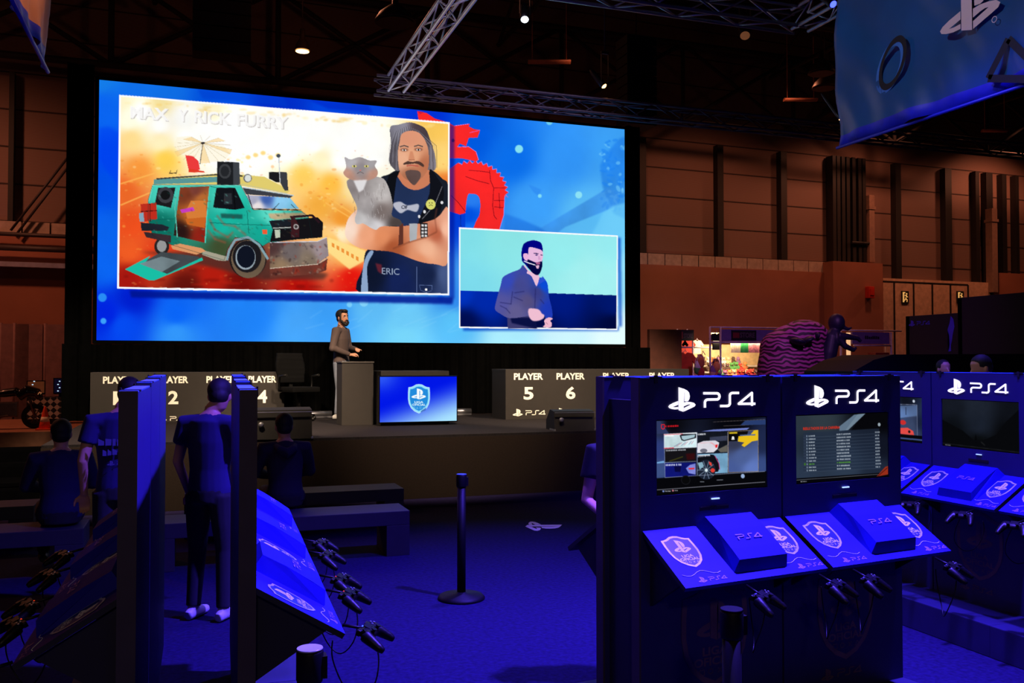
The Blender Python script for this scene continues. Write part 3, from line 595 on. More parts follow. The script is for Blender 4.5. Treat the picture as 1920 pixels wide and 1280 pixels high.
    c.poly(I2, cps=[(870, 435, (130, 225, 235)), (950, 440, (140, 230, 232)), (870, 540, (125, 220, 238)), (1050, 470, (150, 238, 240)), (1100, 520, (165, 242, 242)), (1150, 450, (150, 235, 240)), (1150, 540, (165, 240, 242))], sig=40, tex=.03)
    c.poly([(863, 544.5), (1156, 553), (1155.5, 616), (863, 612)], cps=[(865, 550, (0, 50, 190)), (910, 560, (0, 40, 170)), (870, 605, (0, 12, 80)), (1000, 600, (0, 10, 70)), (1050, 560, (0, 25, 130)), (1150, 570, (0, 22, 110)), (1150, 610, (0, 8, 60))], sig=30)
    c.soft = True; p6 = tr(900, 430, 6.735); S1, S2 = (75, 82, 165), (95, 90, 150)
    c.poly(p6([(340, 1080), (700, 1100), (720, 1250), (350, 1250)]), (60, 58, 110)); c.poly(p6([(380, 1110), (640, 1110), (820, 1180), (700, 1250), (400, 1180)]), (0, 8, 60), .85, blur=1)
    c.poly(p6([(540, 450), (600, 520), (720, 600), (790, 610), (850, 680), (870, 850), (905, 990), (910, 1110), (830, 1130), (800, 1080), (620, 1090), (380, 1120), (250, 1060), (190, 1010), (200, 920), (260, 700), (290, 600), (400, 540), (500, 500)]), cps=[p6([(350, 650)])[0] + ((55, 75, 190),), p6([(250, 950)])[0] + ((85, 85, 160),), p6([(500, 700)])[0] + ((70, 75, 150),), p6([(600, 900)])[0] + ((88, 82, 135),), p6([(820, 700)])[0] + ((10, 80, 230),), p6([(870, 1000)])[0] + ((30, 60, 190),), p6([(450, 1040)])[0] + ((100, 95, 150),), p6([(720, 800)])[0] + ((60, 65, 140),)], sig=14, tex=.12)
    c.soft = True
    for pth in ([(410, 780), (390, 940), (250, 920)], [(430, 800), (560, 780)], [(700, 740), (690, 1000)], [(420, 850), (540, 900)], [(250, 960), (330, 1000), (380, 1060)], [(760, 880), (810, 940)]):
        c.line(p6(pth), 1.6, (30, 30, 90), alpha=.6, blur=.6)
    c.poly(p6([(560, 440), (620, 520), (740, 580), (740, 640), (710, 715), (650, 590), (580, 540)]), (235, 190, 215)); c.poly(p6([(545, 450), (510, 575), (585, 555), (600, 520)]), (60, 70, 160)); c.poly(p6([(790, 590), (830, 640), (760, 680), (715, 715), (745, 640)]), (40, 80, 210))
    c.poly(p6([(550, 300), (540, 200), (600, 150), (700, 140), (780, 190), (790, 300), (780, 440), (770, 520), (720, 560), (640, 520), (560, 430), (525, 380)]), (0, 10, 120)); c.poly(p6([(525, 260), (560, 180), (660, 135), (760, 160), (785, 210), (780, 260), (700, 240), (620, 230), (600, 330), (555, 420), (528, 380)]), (0, 0, 130))
    c.poly(p6([(620, 225), (700, 235), (780, 265), (795, 330), (780, 400), (760, 410), (700, 420), (640, 400), (600, 360), (610, 290)]), (232, 185, 222)); c.poly(p6([(548, 310), (590, 300), (610, 340), (600, 390), (575, 390), (550, 360)]), (235, 180, 220)); c.poly(p6([(600, 380), (700, 415), (780, 405), (782, 480), (740, 570), (680, 560), (610, 480)]), (0, 5, 65))
    c.line(p6([(675, 300), (740, 305)]), 1.6, (20, 10, 80)); c.line(p6([(765, 320), (792, 325)]), 1.4, (20, 10, 80)); c.ell(*p6([(712, 322)])[0], 2.6, 1.1, (70, 50, 120)); c.poly(p6([(735, 335), (750, 335), (768, 380), (735, 385)]), (215, 160, 205)); c.poly(p6([(700, 415), (760, 412), (755, 440), (710, 440)]), (170, 90, 140)); c.poly(p6([(700, 455), (750, 450), (740, 490), (715, 490)]), (225, 180, 210))
    c.line(p6([(555, 398), (620, 425), (695, 448)]), 1.6, (245, 245, 255))
    c.poly(p6([(610, 1010), (650, 995), (740, 1010), (780, 1060), (810, 1080), (800, 1120), (740, 1150), (660, 1150), (615, 1090)]), (240, 190, 210), blur=.5); c.poly(p6([(810, 1150), (850, 1115), (905, 1115), (915, 1130), (885, 1150), (905, 1180), (900, 1225), (860, 1240), (820, 1235), (795, 1225), (820, 1200)]), (240, 185, 205)); c.line(p6([(830, 1170), (860, 1200)]), .8, (150, 90, 120), alpha=.6)
    return c
def paint_race_menu():
    c = Canvas(1226, 776, 1444, 934, 4); t = tr(1220, 775, 7.53)
    c.poly(t([(60, 40), (1700, 40), (1700, 1180), (60, 1180)]), cps=[t([(100, 150)])[0] + ((40, 50, 80),), t([(300, 120)])[0] + ((8, 8, 14),), t([(1200, 150)])[0] + ((6, 6, 12),), t([(120, 500)])[0] + ((45, 60, 120),), t([(120, 800)])[0] + ((60, 80, 130),), t([(1580, 400)])[0] + ((30, 40, 75),), t([(1580, 750)])[0] + ((55, 75, 130),), t([(800, 1000)])[0] + ((3, 3, 6),), t([(1500, 1000)])[0] + ((4, 4, 10),), t([(300, 1100)])[0] + ((3, 3, 6),)], sig=14)
    c.poly(t([(60, 915), (1650, 810), (1700, 1180), (60, 1180)]), (6, 6, 10)); c.line(t([(75, 1085), (1620, 965)]), .9, (150, 150, 165)); c.line(t([(900, 100), (1640, 70)]), .6, (110, 100, 100)); c.line(t([(1050, 160), (1640, 140)]), .5, (120, 110, 110))
    c.poly(t([(1290, 150), (1360, 85), (1650, 75), (1650, 145)]), (40, 60, 110)); c.poly(t([(730, 235), (900, 210), (1420, 188), (1380, 218), (1000, 235)]), (110, 125, 200)); c.poly(t([(85, 80), (130, 80), (260, 260), (85, 265)]), (45, 55, 95))
    c.poly(t([(80, 680), (180, 660), (190, 690), (80, 700)]), (130, 190, 240), .8)
    c.line(t([(150, 130), (195, 128), (195, 185), (172, 198), (150, 180), (150, 130)]), 1.4, (240, 30, 40)); c.scribble(*t([(205, 168)])[0], 24.5, 3.6, (235, 25, 35), slope=-.03)
    c.poly(t([(185, 270), (670, 250), (665, 465), (185, 482)]), (225, 235, 240)); c.poly(t([(195, 290), (400, 285), (450, 330), (540, 400), (655, 330), (650, 460), (195, 470)]), (200, 225, 230), tex=.2); c.poly(t([(415, 290), (450, 270), (655, 268), (655, 330), (480, 375), (440, 360)]), (30, 34, 44)); c.poly(t([(440, 300), (640, 280), (630, 320), (480, 360), (450, 345)]), (165, 195, 205))
    for k in range(9): c.line(t([(330 + k * 36, 455 - k * 5), (420 + k * 28, 400 - k * 4)]), .8, ((70, 70, 120), (200, 60, 90), (245, 250, 250))[k % 3], alpha=.7)
    c.line(t([(180, 275), (460, 266)]), 1.6, (230, 20, 40)); c.line(t([(180, 478), (330, 472)]), 1.4, (230, 20, 40)); c.line(t([(185, 272), (668, 252), (664, 462)]), 1.0, (230, 235, 240)); c.poly(t([(200, 288), (330, 284), (330, 302), (200, 304)]), (250, 252, 250))
    c.poly(t([(195, 490), (650, 470), (645, 660), (198, 680)]), (20, 18, 22)); c.line(t([(260, 668), (460, 600)]), 1.5, (90, 90, 20), alpha=.8, blur=.4); c.poly(t([(500, 560), (630, 550), (630, 640), (520, 650)]), (60, 10, 14), .8, blur=1); c.scribble(*t([(210, 522)])[0], 37, 3.0, (190, 195, 205), slope=-.04)
    c.poly(t([(195, 695), (645, 685), (640, 880), (198, 900)]), (14, 20, 110), tex=.3); c.poly(t([(500, 770), (560, 720), (640, 700), (640, 860), (540, 840)]), (130, 140, 225), tex=.3); c.poly(t([(535, 765), (625, 760), (620, 785), (545, 788)]), (220, 50, 60)); c.poly(t([(330, 740), (430, 740), (420, 820), (340, 820)]), (8, 8, 60)); c.scribble(*t([(205, 736)])[0], 28.5, 3.6, (235, 240, 250), slope=-.03)
    c.line(t([(190, 488), (655, 468)]), .8, (130, 135, 150)); c.line(t([(190, 688), (645, 668)]), .8, (130, 135, 150))
    c.poly(t([(672, 255), (1105, 245), (1105, 535), (668, 550)]), (20, 24, 34), tex=.4); c.poly(t([(850, 320), (1095, 300), (1095, 370), (950, 380), (850, 370)]), (60, 66, 90), tex=.4); c.poly(t([(672, 410), (760, 375), (930, 368), (985, 400), (960, 490), (900, 540), (668, 548)]), (225, 222, 232), tex=.12); c.poly(t([(700, 410), (850, 400), (900, 430), (930, 470), (940, 440), (880, 395), (720, 400)]), (235, 160, 170), .8); c.poly(t([(930, 430), (965, 425), (955, 470), (930, 475)]), (225, 40, 45)); c.ell(*t([(760, 515)])[0], 7, 4, (110, 110, 125)); c.poly(t([(960, 500), (1100, 430), (1100, 535), (1000, 540)]), (130, 125, 110), .7); c.poly(t([(680, 268), (790, 264), (790, 286), (680, 290)]), (235, 240, 245)); c.scribble(*t([(684, 286)])[0], 13, 2.0, (60, 60, 70), slope=-.03)
    c.poly(t([(672, 565), (1105, 550), (1095, 835), (665, 858)]), (120, 170, 205), tex=.25); c.poly(t([(672, 610), (850, 570), (900, 575), (960, 640), (985, 760), (960, 820), (672, 850)]), (14, 14, 22)); c.ell(*t([(790, 790)])[0], 18, 19, (26, 34, 50)); 
    for a in range(0, 360, 36): c.line([t([(793, 795)])[0], (t([(793, 795)])[0][0] + 17 * math.cos(math.radians(a)), t([(793, 795)])[0][1] + 18 * math.sin(math.radians(a)))], 1.4, (120, 140, 165), alpha=.8)
    c.poly(t([(672, 690), (740, 680), (760, 740), (700, 790)]), (150, 195, 215), .85); c.ell(*t([(793, 798)])[0], 2.8, 3.2, (220, 235, 240)); c.ell(*t([(885, 800)])[0], 4, 4, (225, 60, 50)); c.poly(t([(830, 670), (870, 690), (875, 740), (840, 720)]), (225, 70, 60)); c.line(t([(920, 590), (975, 700), (985, 790)]), 1.3, (190, 60, 120)); c.poly(t([(672, 580), (850, 572), (850, 596), (672, 606)]), (240, 244, 248)); c.scribble(*t([(678, 602)])[0], 22, 2.2, (50, 50, 70), slope=-.03)
    c.poly(t([(1115, 240), (1540, 222), (1532, 815), (1108, 832)]), cps=[t([(1200, 400)])[0] + ((50, 55, 80),), t([(1300, 600)])[0] + ((75, 95, 150),), t([(1450, 780)])[0] + ((95, 120, 190),), t([(1150, 800)])[0] + ((70, 90, 150),)], sig=12); c.poly(t([(1118, 245), (1400, 235), (1380, 300), (1118, 380)]), (12, 10, 12)); c.poly(t([(1480, 228), (1540, 224), (1535, 370), (1450, 385), (1340, 465), (1300, 440), (1340, 400), (1250, 385), (1260, 310), (1420, 300)]), (232, 190, 30)); c.poly(t([(1280, 290), (1500, 280), (1500, 300), (1280, 306)]), (90, 110, 150)); c.poly(t([(1130, 252), (1245, 248), (1245, 270), (1130, 274)]), (210, 180, 30)); c.poly(t([(1120, 285), (1245, 282), (1242, 378), (1118, 382)]), (6, 6, 8)); c.ell(*t([(1183, 330)])[0], 2.4, 2.6, (240, 240, 240)); c.poly(t([(1160, 345), (1205, 345), (1205, 358), (1160, 360)]), (235, 235, 235)); c.line(t([(1115, 240), (1540, 222), (1530, 815), (1108, 830), (1115, 240)]), .7, (190, 150, 80), alpha=.8)
    c.line(t([(190, 270), (195, 905), (1620, 815)]), .8, (170, 180, 210), alpha=.8); c.line(t([(668, 250), (660, 870)]), .8, (150, 160, 190)); c.line(t([(1110, 245), (1100, 840)]), .8, (140, 145, 170))
    c.ell(*t([(1310, 882)])[0], 3.6, 4.2, (150, 175, 215)); c.line(t([(700, 965), (760, 965)]), 1.2, (120, 125, 135)); c.line(t([(940, 940), (1030, 935)]), 1.2, (120, 125, 135)); c.ell(*t([(495, 940)])[0], 9, 9, (22, 22, 28)); c.ell(*t([(495, 940)])[0], 7.5, 7.5, (8, 8, 10)); c.ell(*t([(168, 1104)])[0], 1.8, 1.8, (120, 140, 210)); c.text('Seleccionar', *t([(190, 1112)])[0], 12, 2.6, (215, 215, 225), slope=-.05); c.ell(*t([(308, 1094)])[0], 1.8, 1.8, (200, 120, 140)); c.text('Atras', *t([(332, 1101)])[0], 6, 2.4, (215, 215, 225), slope=-.05)
    return c
def paint_results():
    c = Canvas(1494, 764, 1678, 910, 4); t = tr(1190, 680, 2.976)
    c.poly(t([(900, 250), (1460, 250), (1460, 690), (900, 690)]), cps=[t([(940, 320)])[0] + ((42, 52, 62),), t([(1050, 300)])[0] + ((48, 58, 66),), t([(1350, 320)])[0] + ((5, 5, 10),), t([(1420, 300)])[0] + ((5, 5, 10),), t([(940, 600)])[0] + ((42, 55, 75),), t([(1200, 560)])[0] + ((44, 58, 78),), t([(1400, 450)])[0] + ((16, 20, 34),), t([(1380, 600)])[0] + ((30, 40, 58),), t([(1000, 450)])[0] + ((32, 42, 56),)], sig=30)
    c.poly(t([(1165, 345), (1250, 278), (1315, 270), (1215, 365), (1165, 372)]), (95, 115, 135)); c.poly(t([(1270, 275), (1315, 270), (1215, 365), (1200, 365)]), (120, 140, 155), .6); c.poly(t([(1316, 268), (1440, 262), (1440, 345), (1225, 372)]), (6, 6, 10))
    c.text('RESULTADOS DE LA CARRERA', *t([(960, 366)])[0], 70, 5.2, (225, 45, 25), slope=-.045, bold=.03); c.ell(*t([(1390, 333)])[0], 2.6, 3.4, (150, 165, 175))
    c.poly(t([(960, 380), (1390, 355), (1392, 580), (958, 606)]), (34, 46, 66), .65)
    for k in range(12):
        y = 402 + k * 17.7; g = (90, 170, 50) if k == 9 else (190, 200, 210)
        c.line(t([(960, y + 7), (1392, y - 19)]), .5, (90, 105, 125), alpha=.6)
        c.poly(t([(962, y - 8), (972, y - 8.5), (972, y + 4), (962, y + 4.5)]), (60, 110, 40) if k == 9 else (40, 50, 70)); c.ell(*t([(980, y - 2)])[0], 1.4, 2, (110, 125, 145))
        c.scribble(*t([(990, y + 1)])[0], 11 + (k % 3), 2.4, g, slope=-.05); c.scribble(*t([(1149, y - 9)])[0], 24.5, 2.6, g, slope=-.05); c.scribble(*t([(1366, y - 22)])[0], 8, 2.6, (170, 180, 190), slope=-.05)
    c.poly(t([(915, 640), (1435, 600), (1440, 690), (915, 690)]), (5, 5, 9)); c.line(t([(915, 650), (1380, 612)]), .6, (140, 145, 155)); c.poly(t([(1370, 625), (1420, 570), (1436, 565), (1436, 612)]), (150, 45, 25)); c.line(t([(1375, 625), (1432, 575)]), 1, (40, 10, 10)); c.text('Continuar', *t([(950, 660)])[0], 9, 2.2, (180, 185, 195), slope=-.06); c.ell(*t([(945, 658)])[0], 1.2, 1.2, (150, 150, 160))
    return c
def paint_dark_game():
    c = Canvas(0, 0, 160, 90, 3)
    c.poly([(0, 0), (160, 0), (160, 90), (0, 90)], cps=[(10, 10, (20, 24, 34)), (80, 10, (28, 34, 46)), (150, 20, (14, 17, 24)), (80, 45, (24, 30, 42)), (20, 60, (10, 13, 18)), (140, 60, (6, 7, 10)), (80, 80, (8, 10, 12))], sig=30, tex=.1)
    c.poly([(0, 40), (20, 48), (45, 58), (70, 75), (90, 72), (115, 60), (135, 35), (160, 12), (160, 90), (0, 90)], (7, 8, 11)); c.poly([(70, 74), (73, 62), (76, 74)], (5, 6, 8))
    c.line([(84, 76), (92, 82)], 1.2, (60, 62, 60), alpha=.7, blur=.6); c.line([(0, 86), (160, 88)], .8, (60, 60, 66), alpha=.6); c.text('Seleccionar', 6, 89.3, 12, 1.8, (200, 200, 205))
    return c
def paint_garage():
    c = Canvas(0, 0, 160, 90, 3)
    c.poly([(0, 0), (160, 0), (160, 90), (0, 90)], cps=[(20, 10, (12, 14, 24)), (120, 8, (14, 18, 30)), (60, 45, (60, 80, 120)), (110, 40, (70, 100, 160)), (130, 60, (70, 90, 130)), (80, 70, (50, 60, 90)), (155, 50, (25, 34, 60))], sig=30, tex=.15)
    c.poly([(100, 18), (148, 15), (148, 38), (100, 44)], (110, 140, 190), .6); c.poly([(100, 44), (148, 36), (148, 74), (90, 74)], (52, 62, 90), .7); c.line([(120, 20), (120, 36)], 1.5, (20, 24, 40)); c.ell(112, 52, 8, 5, (200, 45, 45)); c.poly([(96, 74), (104, 64), (124, 62), (138, 68), (140, 76), (96, 76)], (225, 75, 70)); c.ell(128, 70, 3, 3, (30, 20, 20))
    c.line([(0, 17), (148, 14), (148, 76)], .8, (150, 160, 190)); c.poly([(0, 77), (160, 76), (160, 90), (0, 90)], (6, 6, 10)); c.poly([(0, 84), (160, 83), (160, 86), (0, 87)], (60, 80, 130)); c.ell(140, 7, 3, 3, (200, 210, 225))
    return c
def paint_stage_tv():
    c = Canvas(708, 700, 862, 800, 4); t = tr(590, 570, 5.334)
    x, y = (c.X - 713) / 143, (c.Y - 706) / 84
    k = np.clip((x * .75 + y * 1.15 - .72) / 1.1, 0, 1); k = (k * k * (3 - 2 * k))[..., None]; k2 = (.5 * np.exp(-((x * 1.3) ** 2 + y ** 2) / .09))[..., None]
    c.a[:] = (np.array((0, 22, 232)) * (1 - k) + np.array((170, 228, 255)) * k) * (1 - k2) + np.array((90, 150, 255)) * k2
    sx, sy, w, h = 1044, 1087, 215, 288
    P = lambda poly, k=1.0: t([(sx + x * w * k, sy - (0.5 + (y - 0.5) * k) * h) for x, y in poly])
    c.poly(P(SHIELD), (150, 225, 250)); c.poly(P(SHIELD, .84), (35, 140, 220)); c.line(P(SHIELD + [SHIELD[0]]), .8, (220, 245, 255)); c.poly(P([(0.1, .08), (.35, .2), (.3, .1), (.08, 0.02)]), (30, 70, 170), .7)
    for q in STATION: c.poly(t([(sx - 75 + x * 105, 950 - y * 110) for x, y in q]), (250, 253, 255))
    c.text('LIGA', *t([(1000, 988)])[0], 16.5, 4.2, (245, 252, 255), bold=.03); c.text('OFICIAL', *t([(978, 1014)])[0], 25, 4.2, (245, 252, 255), bold=.03)
    for k, x in enumerate((990, 1018, 1050, 1080)):
        if k == 1: c.line(t([(x, 1042), (x + 9, 1026), (x + 18, 1042), (x, 1042)]), .5, (160, 215, 250))
        elif k == 2: c.line(t(arc(x + 9, 1034, 9, 9, 0, 360, 10)), .5, (160, 215, 250))
        elif k == 0: c.line(t([(x, 1026), (x + 16, 1026), (x + 16, 1042), (x, 1042), (x, 1026)]), .5, (160, 215, 250))
        else: c.line(t([(x, 1026), (x + 16, 1042)]), .5, (160, 215, 250)); c.line(t([(x + 16, 1026), (x, 1042)]), .5, (160, 215, 250))
    return c
# ------------------------------------------------------------------ building
def carpet(name, rgb, scale=35, vary=.35): return mat(name, rgb, .95, 0, vary=vary, scale=scale, spec=.1, bump=.25, bscale=220)
M_floor = carpet('hall_carpet', (26, 20, 56)); M_stage = carpet('stage_carpet', (32, 29, 31)); M_skirt = carpet('stage_skirt', (40, 32, 28), 60, .15)
M_black = mat('black_cloth', (5, 5, 5), .95, spec=.0); M_blackm = mat('black_paint', (16, 16, 18), .5); M_gloss = mat('black_gloss', (8, 8, 10), .15, vary=0)
M_white = mat('white_print', (225, 220, 205), .7, vary=0); M_steel = mat('brushed_steel', (150, 150, 158), .35, .8); M_alu = mat('truss_aluminium', (200, 200, 210), .35, .7, vary=.1)
M_girder = mat('dark_roof_steel', (40, 34, 34), .7, .2)
b = MB(); b.box(-24, 46, -6, 34, -.1, 0); tag(b.obj('floor', M_floor), kind='structure')
# stage: platform with carpet top and skirt
SZ = .77
SF = onz(935, 812, SZ).y
SL = pz(150, 12.1)[0] - .1
b = MB(); b.box(SL, 8.9, SF, 16.6, .0, SZ); b.mi = 1; b.box(SL - .005, 8.905, SF - .01, 16.62, 0.002, SZ - .03)
st = b.obj('stage_platform', [M_stage, M_skirt]); tag(st, 'low wide stage platform covered in dark carpet below the giant screen', 'stage')
# ------------------------------------------------------------------ LED wall
QUAD = [(186, 150), (1171, 242), (1172, 645), (181, 638)]
YS = 15.24
x0 = ony(183.5, 400, YS).x; x1 = ony(1171.5, 440, YS).x
zt = (ony(186, 150, YS).z + ony(1171, 242, YS).z) / 2; zb = (ony(181, 638, YS).z + ony(1172, 645, YS).z) / 2
led = empty('video_wall', (x0, YS, zb), 0, 'giant glowing video wall with green van picture and inset of the speaker', 'screen')
display('picture_panel', paint_wall(), QUAD, (0, 0, zt - zb), (x1 - x0, 0, 0), (0, 0, -(zt - zb)), 1000, 455, led)
b = MB(); b.box(-.06, x1 - x0 + .06, .01, .35, -.05, zt - zb + .05)
cab = b.obj('cabinet', M_black, led)
# black drapes round the wall
xl = ony(127, 400, YS + .3).x; xr = ony(1191, 400, YS + .3).x
def drape(name, X0, X1, Y, z0, z1, label, amp=.03):
    n = int(abs(X1 - X0) * 30) + 4; bb = MB(); pts = []
    for i in range(n + 1):
        x = X0 + (X1 - X0) * i / n; pts.append((x, Y + amp * math.sin(x * 21) + amp * .5 * math.sin(x * 47)))
    for i in range(n):
        (xa, ya), (xb, yb) = pts[i], pts[i + 1]
        bb.face([(xa, ya, z0), (xb, yb, z0), (xb, yb, z1), (xa, ya, z1)]); bb.face([(xa, ya + .03, z0), (xa, ya + .03, z1), (xb, yb + .03, z1), (xb, yb + .03, z0)])
    bmesh.ops.remove_doubles(bb.bm, verts=bb.bm.verts[:], dist=1e-4)
    o = bb.obj(name, M_black); tag(o, label, 'curtain', 'black stage curtains'); return o
drape('stage_curtain', xl, x0 - .08, YS + .1, 0.0 + SZ + .01, zt + .25, 'tall black curtain strip at the left edge of the video wall')
drape('stage_curtain', x1 + .08, xr, YS + .1, SZ + .01, zt + .1, 'tall black curtain strip at the right edge of the video wall')
xbl = ony(117, 640, YS - .1).x; xbr = ony(1216, 645, YS - .1).x
drape('stage_curtain', xbl, xbr, YS - .12, SZ + .01, zb - .06, 'long low black curtain under the bright bottom edge of the video wall')
# backstage brown partition at the right
pa, pb = ony(1218, 617, YS + .6), ony(1278, 617, YS + .6)
b = MB(); b.box(pa.x, pb.x, YS + .6, YS + .7, SZ, pa.z); o = b.obj('partition_panel', mat('brown_board', (92, 48, 36), .8)); tag(o, 'reddish brown board panel standing behind the right end of stage', 'partition')
# horizontal cable tubes on the stage rear
for (pa_, pb_, lab) in (((545, 771), (622, 771), 'grey pipe lying at the stage rear left of the speaker'), ((848, 769), (883, 768), 'short grey pipe lying right of the stage television')):
    A, B_ = ony(*pa_, 14.9), ony(*pb_, 14.9); A.z = B_.z = SZ + .06; b = MB(); b.cyl(A, B_, .05); b.box(A.x, B_.x, 14.86, 14.94, SZ, SZ + .03)
    o = b.obj('metal_pipe', M_steel); tag(o, lab, 'pipe')
# ------------------------------------------------------------------ player desks
M_desk = mat('desk_board', (32, 27, 24), .8, vary=.08); M_text = mat('white_vinyl', (238, 234, 222), .7, vary=0)
def desk(Y, xa_, xb_, cols, label, group, z1):
    r = empty('player_desk', ((xa_ + xb_) / 2, Y, SZ), 0, label, 'desk', group)
    w = (xb_ - xa_) / 2; h = z1 - SZ
    b = MB(); b.box(-w, w, 0, .04, 0, h, bevel=.004); b.obj('front_board', M_desk, r)
    b = MB(); dd = min(.7, YS - .2 - Y); b.box(-w, w, -.0 + .04, dd, h - .04, h, bevel=.004); b.obj('table_top', M_desk, r)
    for s in (-1, 1):
        b = MB(); b.box(min(s * w, s * (w - .04)), max(s * w, s * (w - .04)), .04, dd - .02, 0, h - .04); b.obj('side_board', M_desk, r)
    return r
YB = min(onz(1000, 785.5, SZ).y, YS - .7); print('YB', YB)
RX0 = ony(948, 740, YB).x; RX1 = ony(1292, 740, YB).x; ztop = ony(1000, 692, YB).z
YB2 = onz(533, 787, SZ).y
LX0 = ony(169, 740, YB2).x; LX1 = ony(533, 740, YB2).x; ztopL = ony(480, 697, YB2).z
d2 = desk(YB, RX0, RX1, 4, 'long dark player desk lettered PLAYER 5 and 6, right half of stage', None, ztop)
d1 = desk(YB2, LX0, LX1, 4, 'long dark player desk lettered PLAYER 2 and 4, left half of stage', None, ztopL)
def lettering(d, Y, cx_px, num, top):
    px = ony(cx_px, 740, Y); X = px.x - d.location.x; h = top - SZ
    w = .49 if num in '5678' else .42
    text('player_lettering', 'PLAYER', M_text, d, (X - w / 2, -.002, h - .166), (1, 0, 0), (0, 0, 1), w, .105, .035)
    text('player_number', num, M_text, d, (X - w * .17, -.002, h - .48), (1, 0, 0), (0, 0, 1), w * .34, .2, .03)
    decal('console_logo', LOGO, M_text, d, (X - w / 2 - .02, -.002, h - .74), (1, 0, 0), (0, 0, 1), w * .245)
for cx_, n_ in ((991, '5'), (1070, '6'), (1156, '7'), (1242, '8')): lettering(d2, YB, cx_, n_, ztop)
for cx_, n_ in ((222, '1'), (325, '2'), (414, '3'), (492, '4')): lettering(d1, YB2, cx_, n_, ztopL)
# ------------------------------------------------------------------ lectern and stage television
p = onz(665, 797, SZ); cx, cy = p.x, p.y
lw = (ony(700, 740, cy).x - ony(641, 740, cy).x) / 2
cx = (ony(700, 740, cy).x + ony(641, 740, cy).x) / 2
lh = ony(665, 677.5, cy).z - SZ
r = empty('lectern', (cx, cy, SZ), 0, 'plain dark box lectern in front of the speaker', 'lectern')
b = MB(); b.box(-lw, lw, 0, .5, 0, lh - .02, bevel=.004); b.obj('body', M_desk, r)
b = MB(); b.box(-lw - .01, lw + .01, -.01, .51, lh - .02, lh, bevel=.003); b.obj('top', mat('lectern_top', (62, 58, 56), .6), r)
# tv stand box and tv
by = onz(775, 797, SZ).y + .05
bx0, bx1 = ony(714, 740, by).x, ony(842, 740, by).x; bh = ony(780, 695, by).z - SZ
b = MB(); b.box(bx0, bx1, by, by + .6, SZ, SZ + bh, bevel=.004); o = b.obj('display_plinth', M_desk); tag(o, 'dark box plinth right of the lectern carrying the television', 'plinth')
ty = by - .1; tx0, tx1 = ony(712.5, 750, ty).x, ony(856.5, 750, ty).x; tz0, tz1 = ony(785, 790, ty).z, ony(785, 706, ty).z
r = empty('television', ((tx0 + tx1) / 2, ty, tz0), 0, 'flat television on stage glowing blue with a shield logo', 'television')
W2 = (tx1 - tx0) / 2; Ht = tz1 - tz0
b = MB(); b.box(-W2 - .015, W2 + .015, .012, .07, -.015, Ht + .015, bevel=.004); b.obj('casing', M_gloss, r)
b = MB(); b.box(-.2, .2, .07, .1, Ht * .3, Ht * .7); b.obj('wall_bracket', M_blackm, r)
display('screen', paint_stage_tv(), [(713, 706.5), (856, 705), (856.5, 787.5), (713, 791)], (-W2, .008, Ht), (2 * W2, 0, 0), (0, 0, -Ht), 300, 170, r)
# ------------------------------------------------------------------ stage monitors (wedges), chairs
def wedge(px, pyb, w, h, d, rz, label, lamp=(0, 0)):
    q = onz(px, pyb, SZ); r = empty('stage_monitor', (q.x, q.y, SZ), rz, label, 'speaker', 'floor monitors on the stage edge')
    b = MB(); prof = [(0, 0), (d, 0), (d, h * .45), (d * .55, h), (.04, h * .93)]
    for s, sg in ((-w / 2, 1), (w / 2, -1)): b.face([(s, y, z) for y, z in prof])
    for k in range(5):
        (ya, za), (yb, zb_) = prof[k], prof[(k + 1) % 5]; b.face([(-w / 2, ya, za), (w / 2, ya, za), (w / 2, yb, zb_), (-w / 2, yb, zb_)])
    bmesh.ops.remove_doubles(b.bm, verts=b.bm.verts[:], dist=1e-4); b.obj('cabinet', mat('speaker_black', (27, 25, 24), .6, spec=.2), r)
    b = MB(); 
    for s in (-1, 1): b.box(s * w / 2 - .012, s * w / 2 + .012, -.012, d * .5, .0, .02)
    b.box(-w / 2, w / 2, -.014, 0, h * .86, h * .89); b.obj('steel_edging', M_steel, r)
    b = MB(); b.lathe((0, 0, 0), [(.0, 0), (.03, 0), (.034, .01), (.018, .02), (.0, .02)], 16)
    o = b.obj('cable_socket', M_steel, r); o.location = (lamp[0] - w / 2, -.001, lamp[1]); o.rotation_euler = (math.pi / 2, 0, 0)
    return r
wedge(531, 823, .66, .36, .42, 0, 'dark wedge speaker at stage edge behind the seated boy', (.08, .17))
wedge(1078, 807, .55, .27, .42, math.radians(-6), 'dark wedge speaker at stage edge in front of PLAYER 6 lettering', (.09, .14))
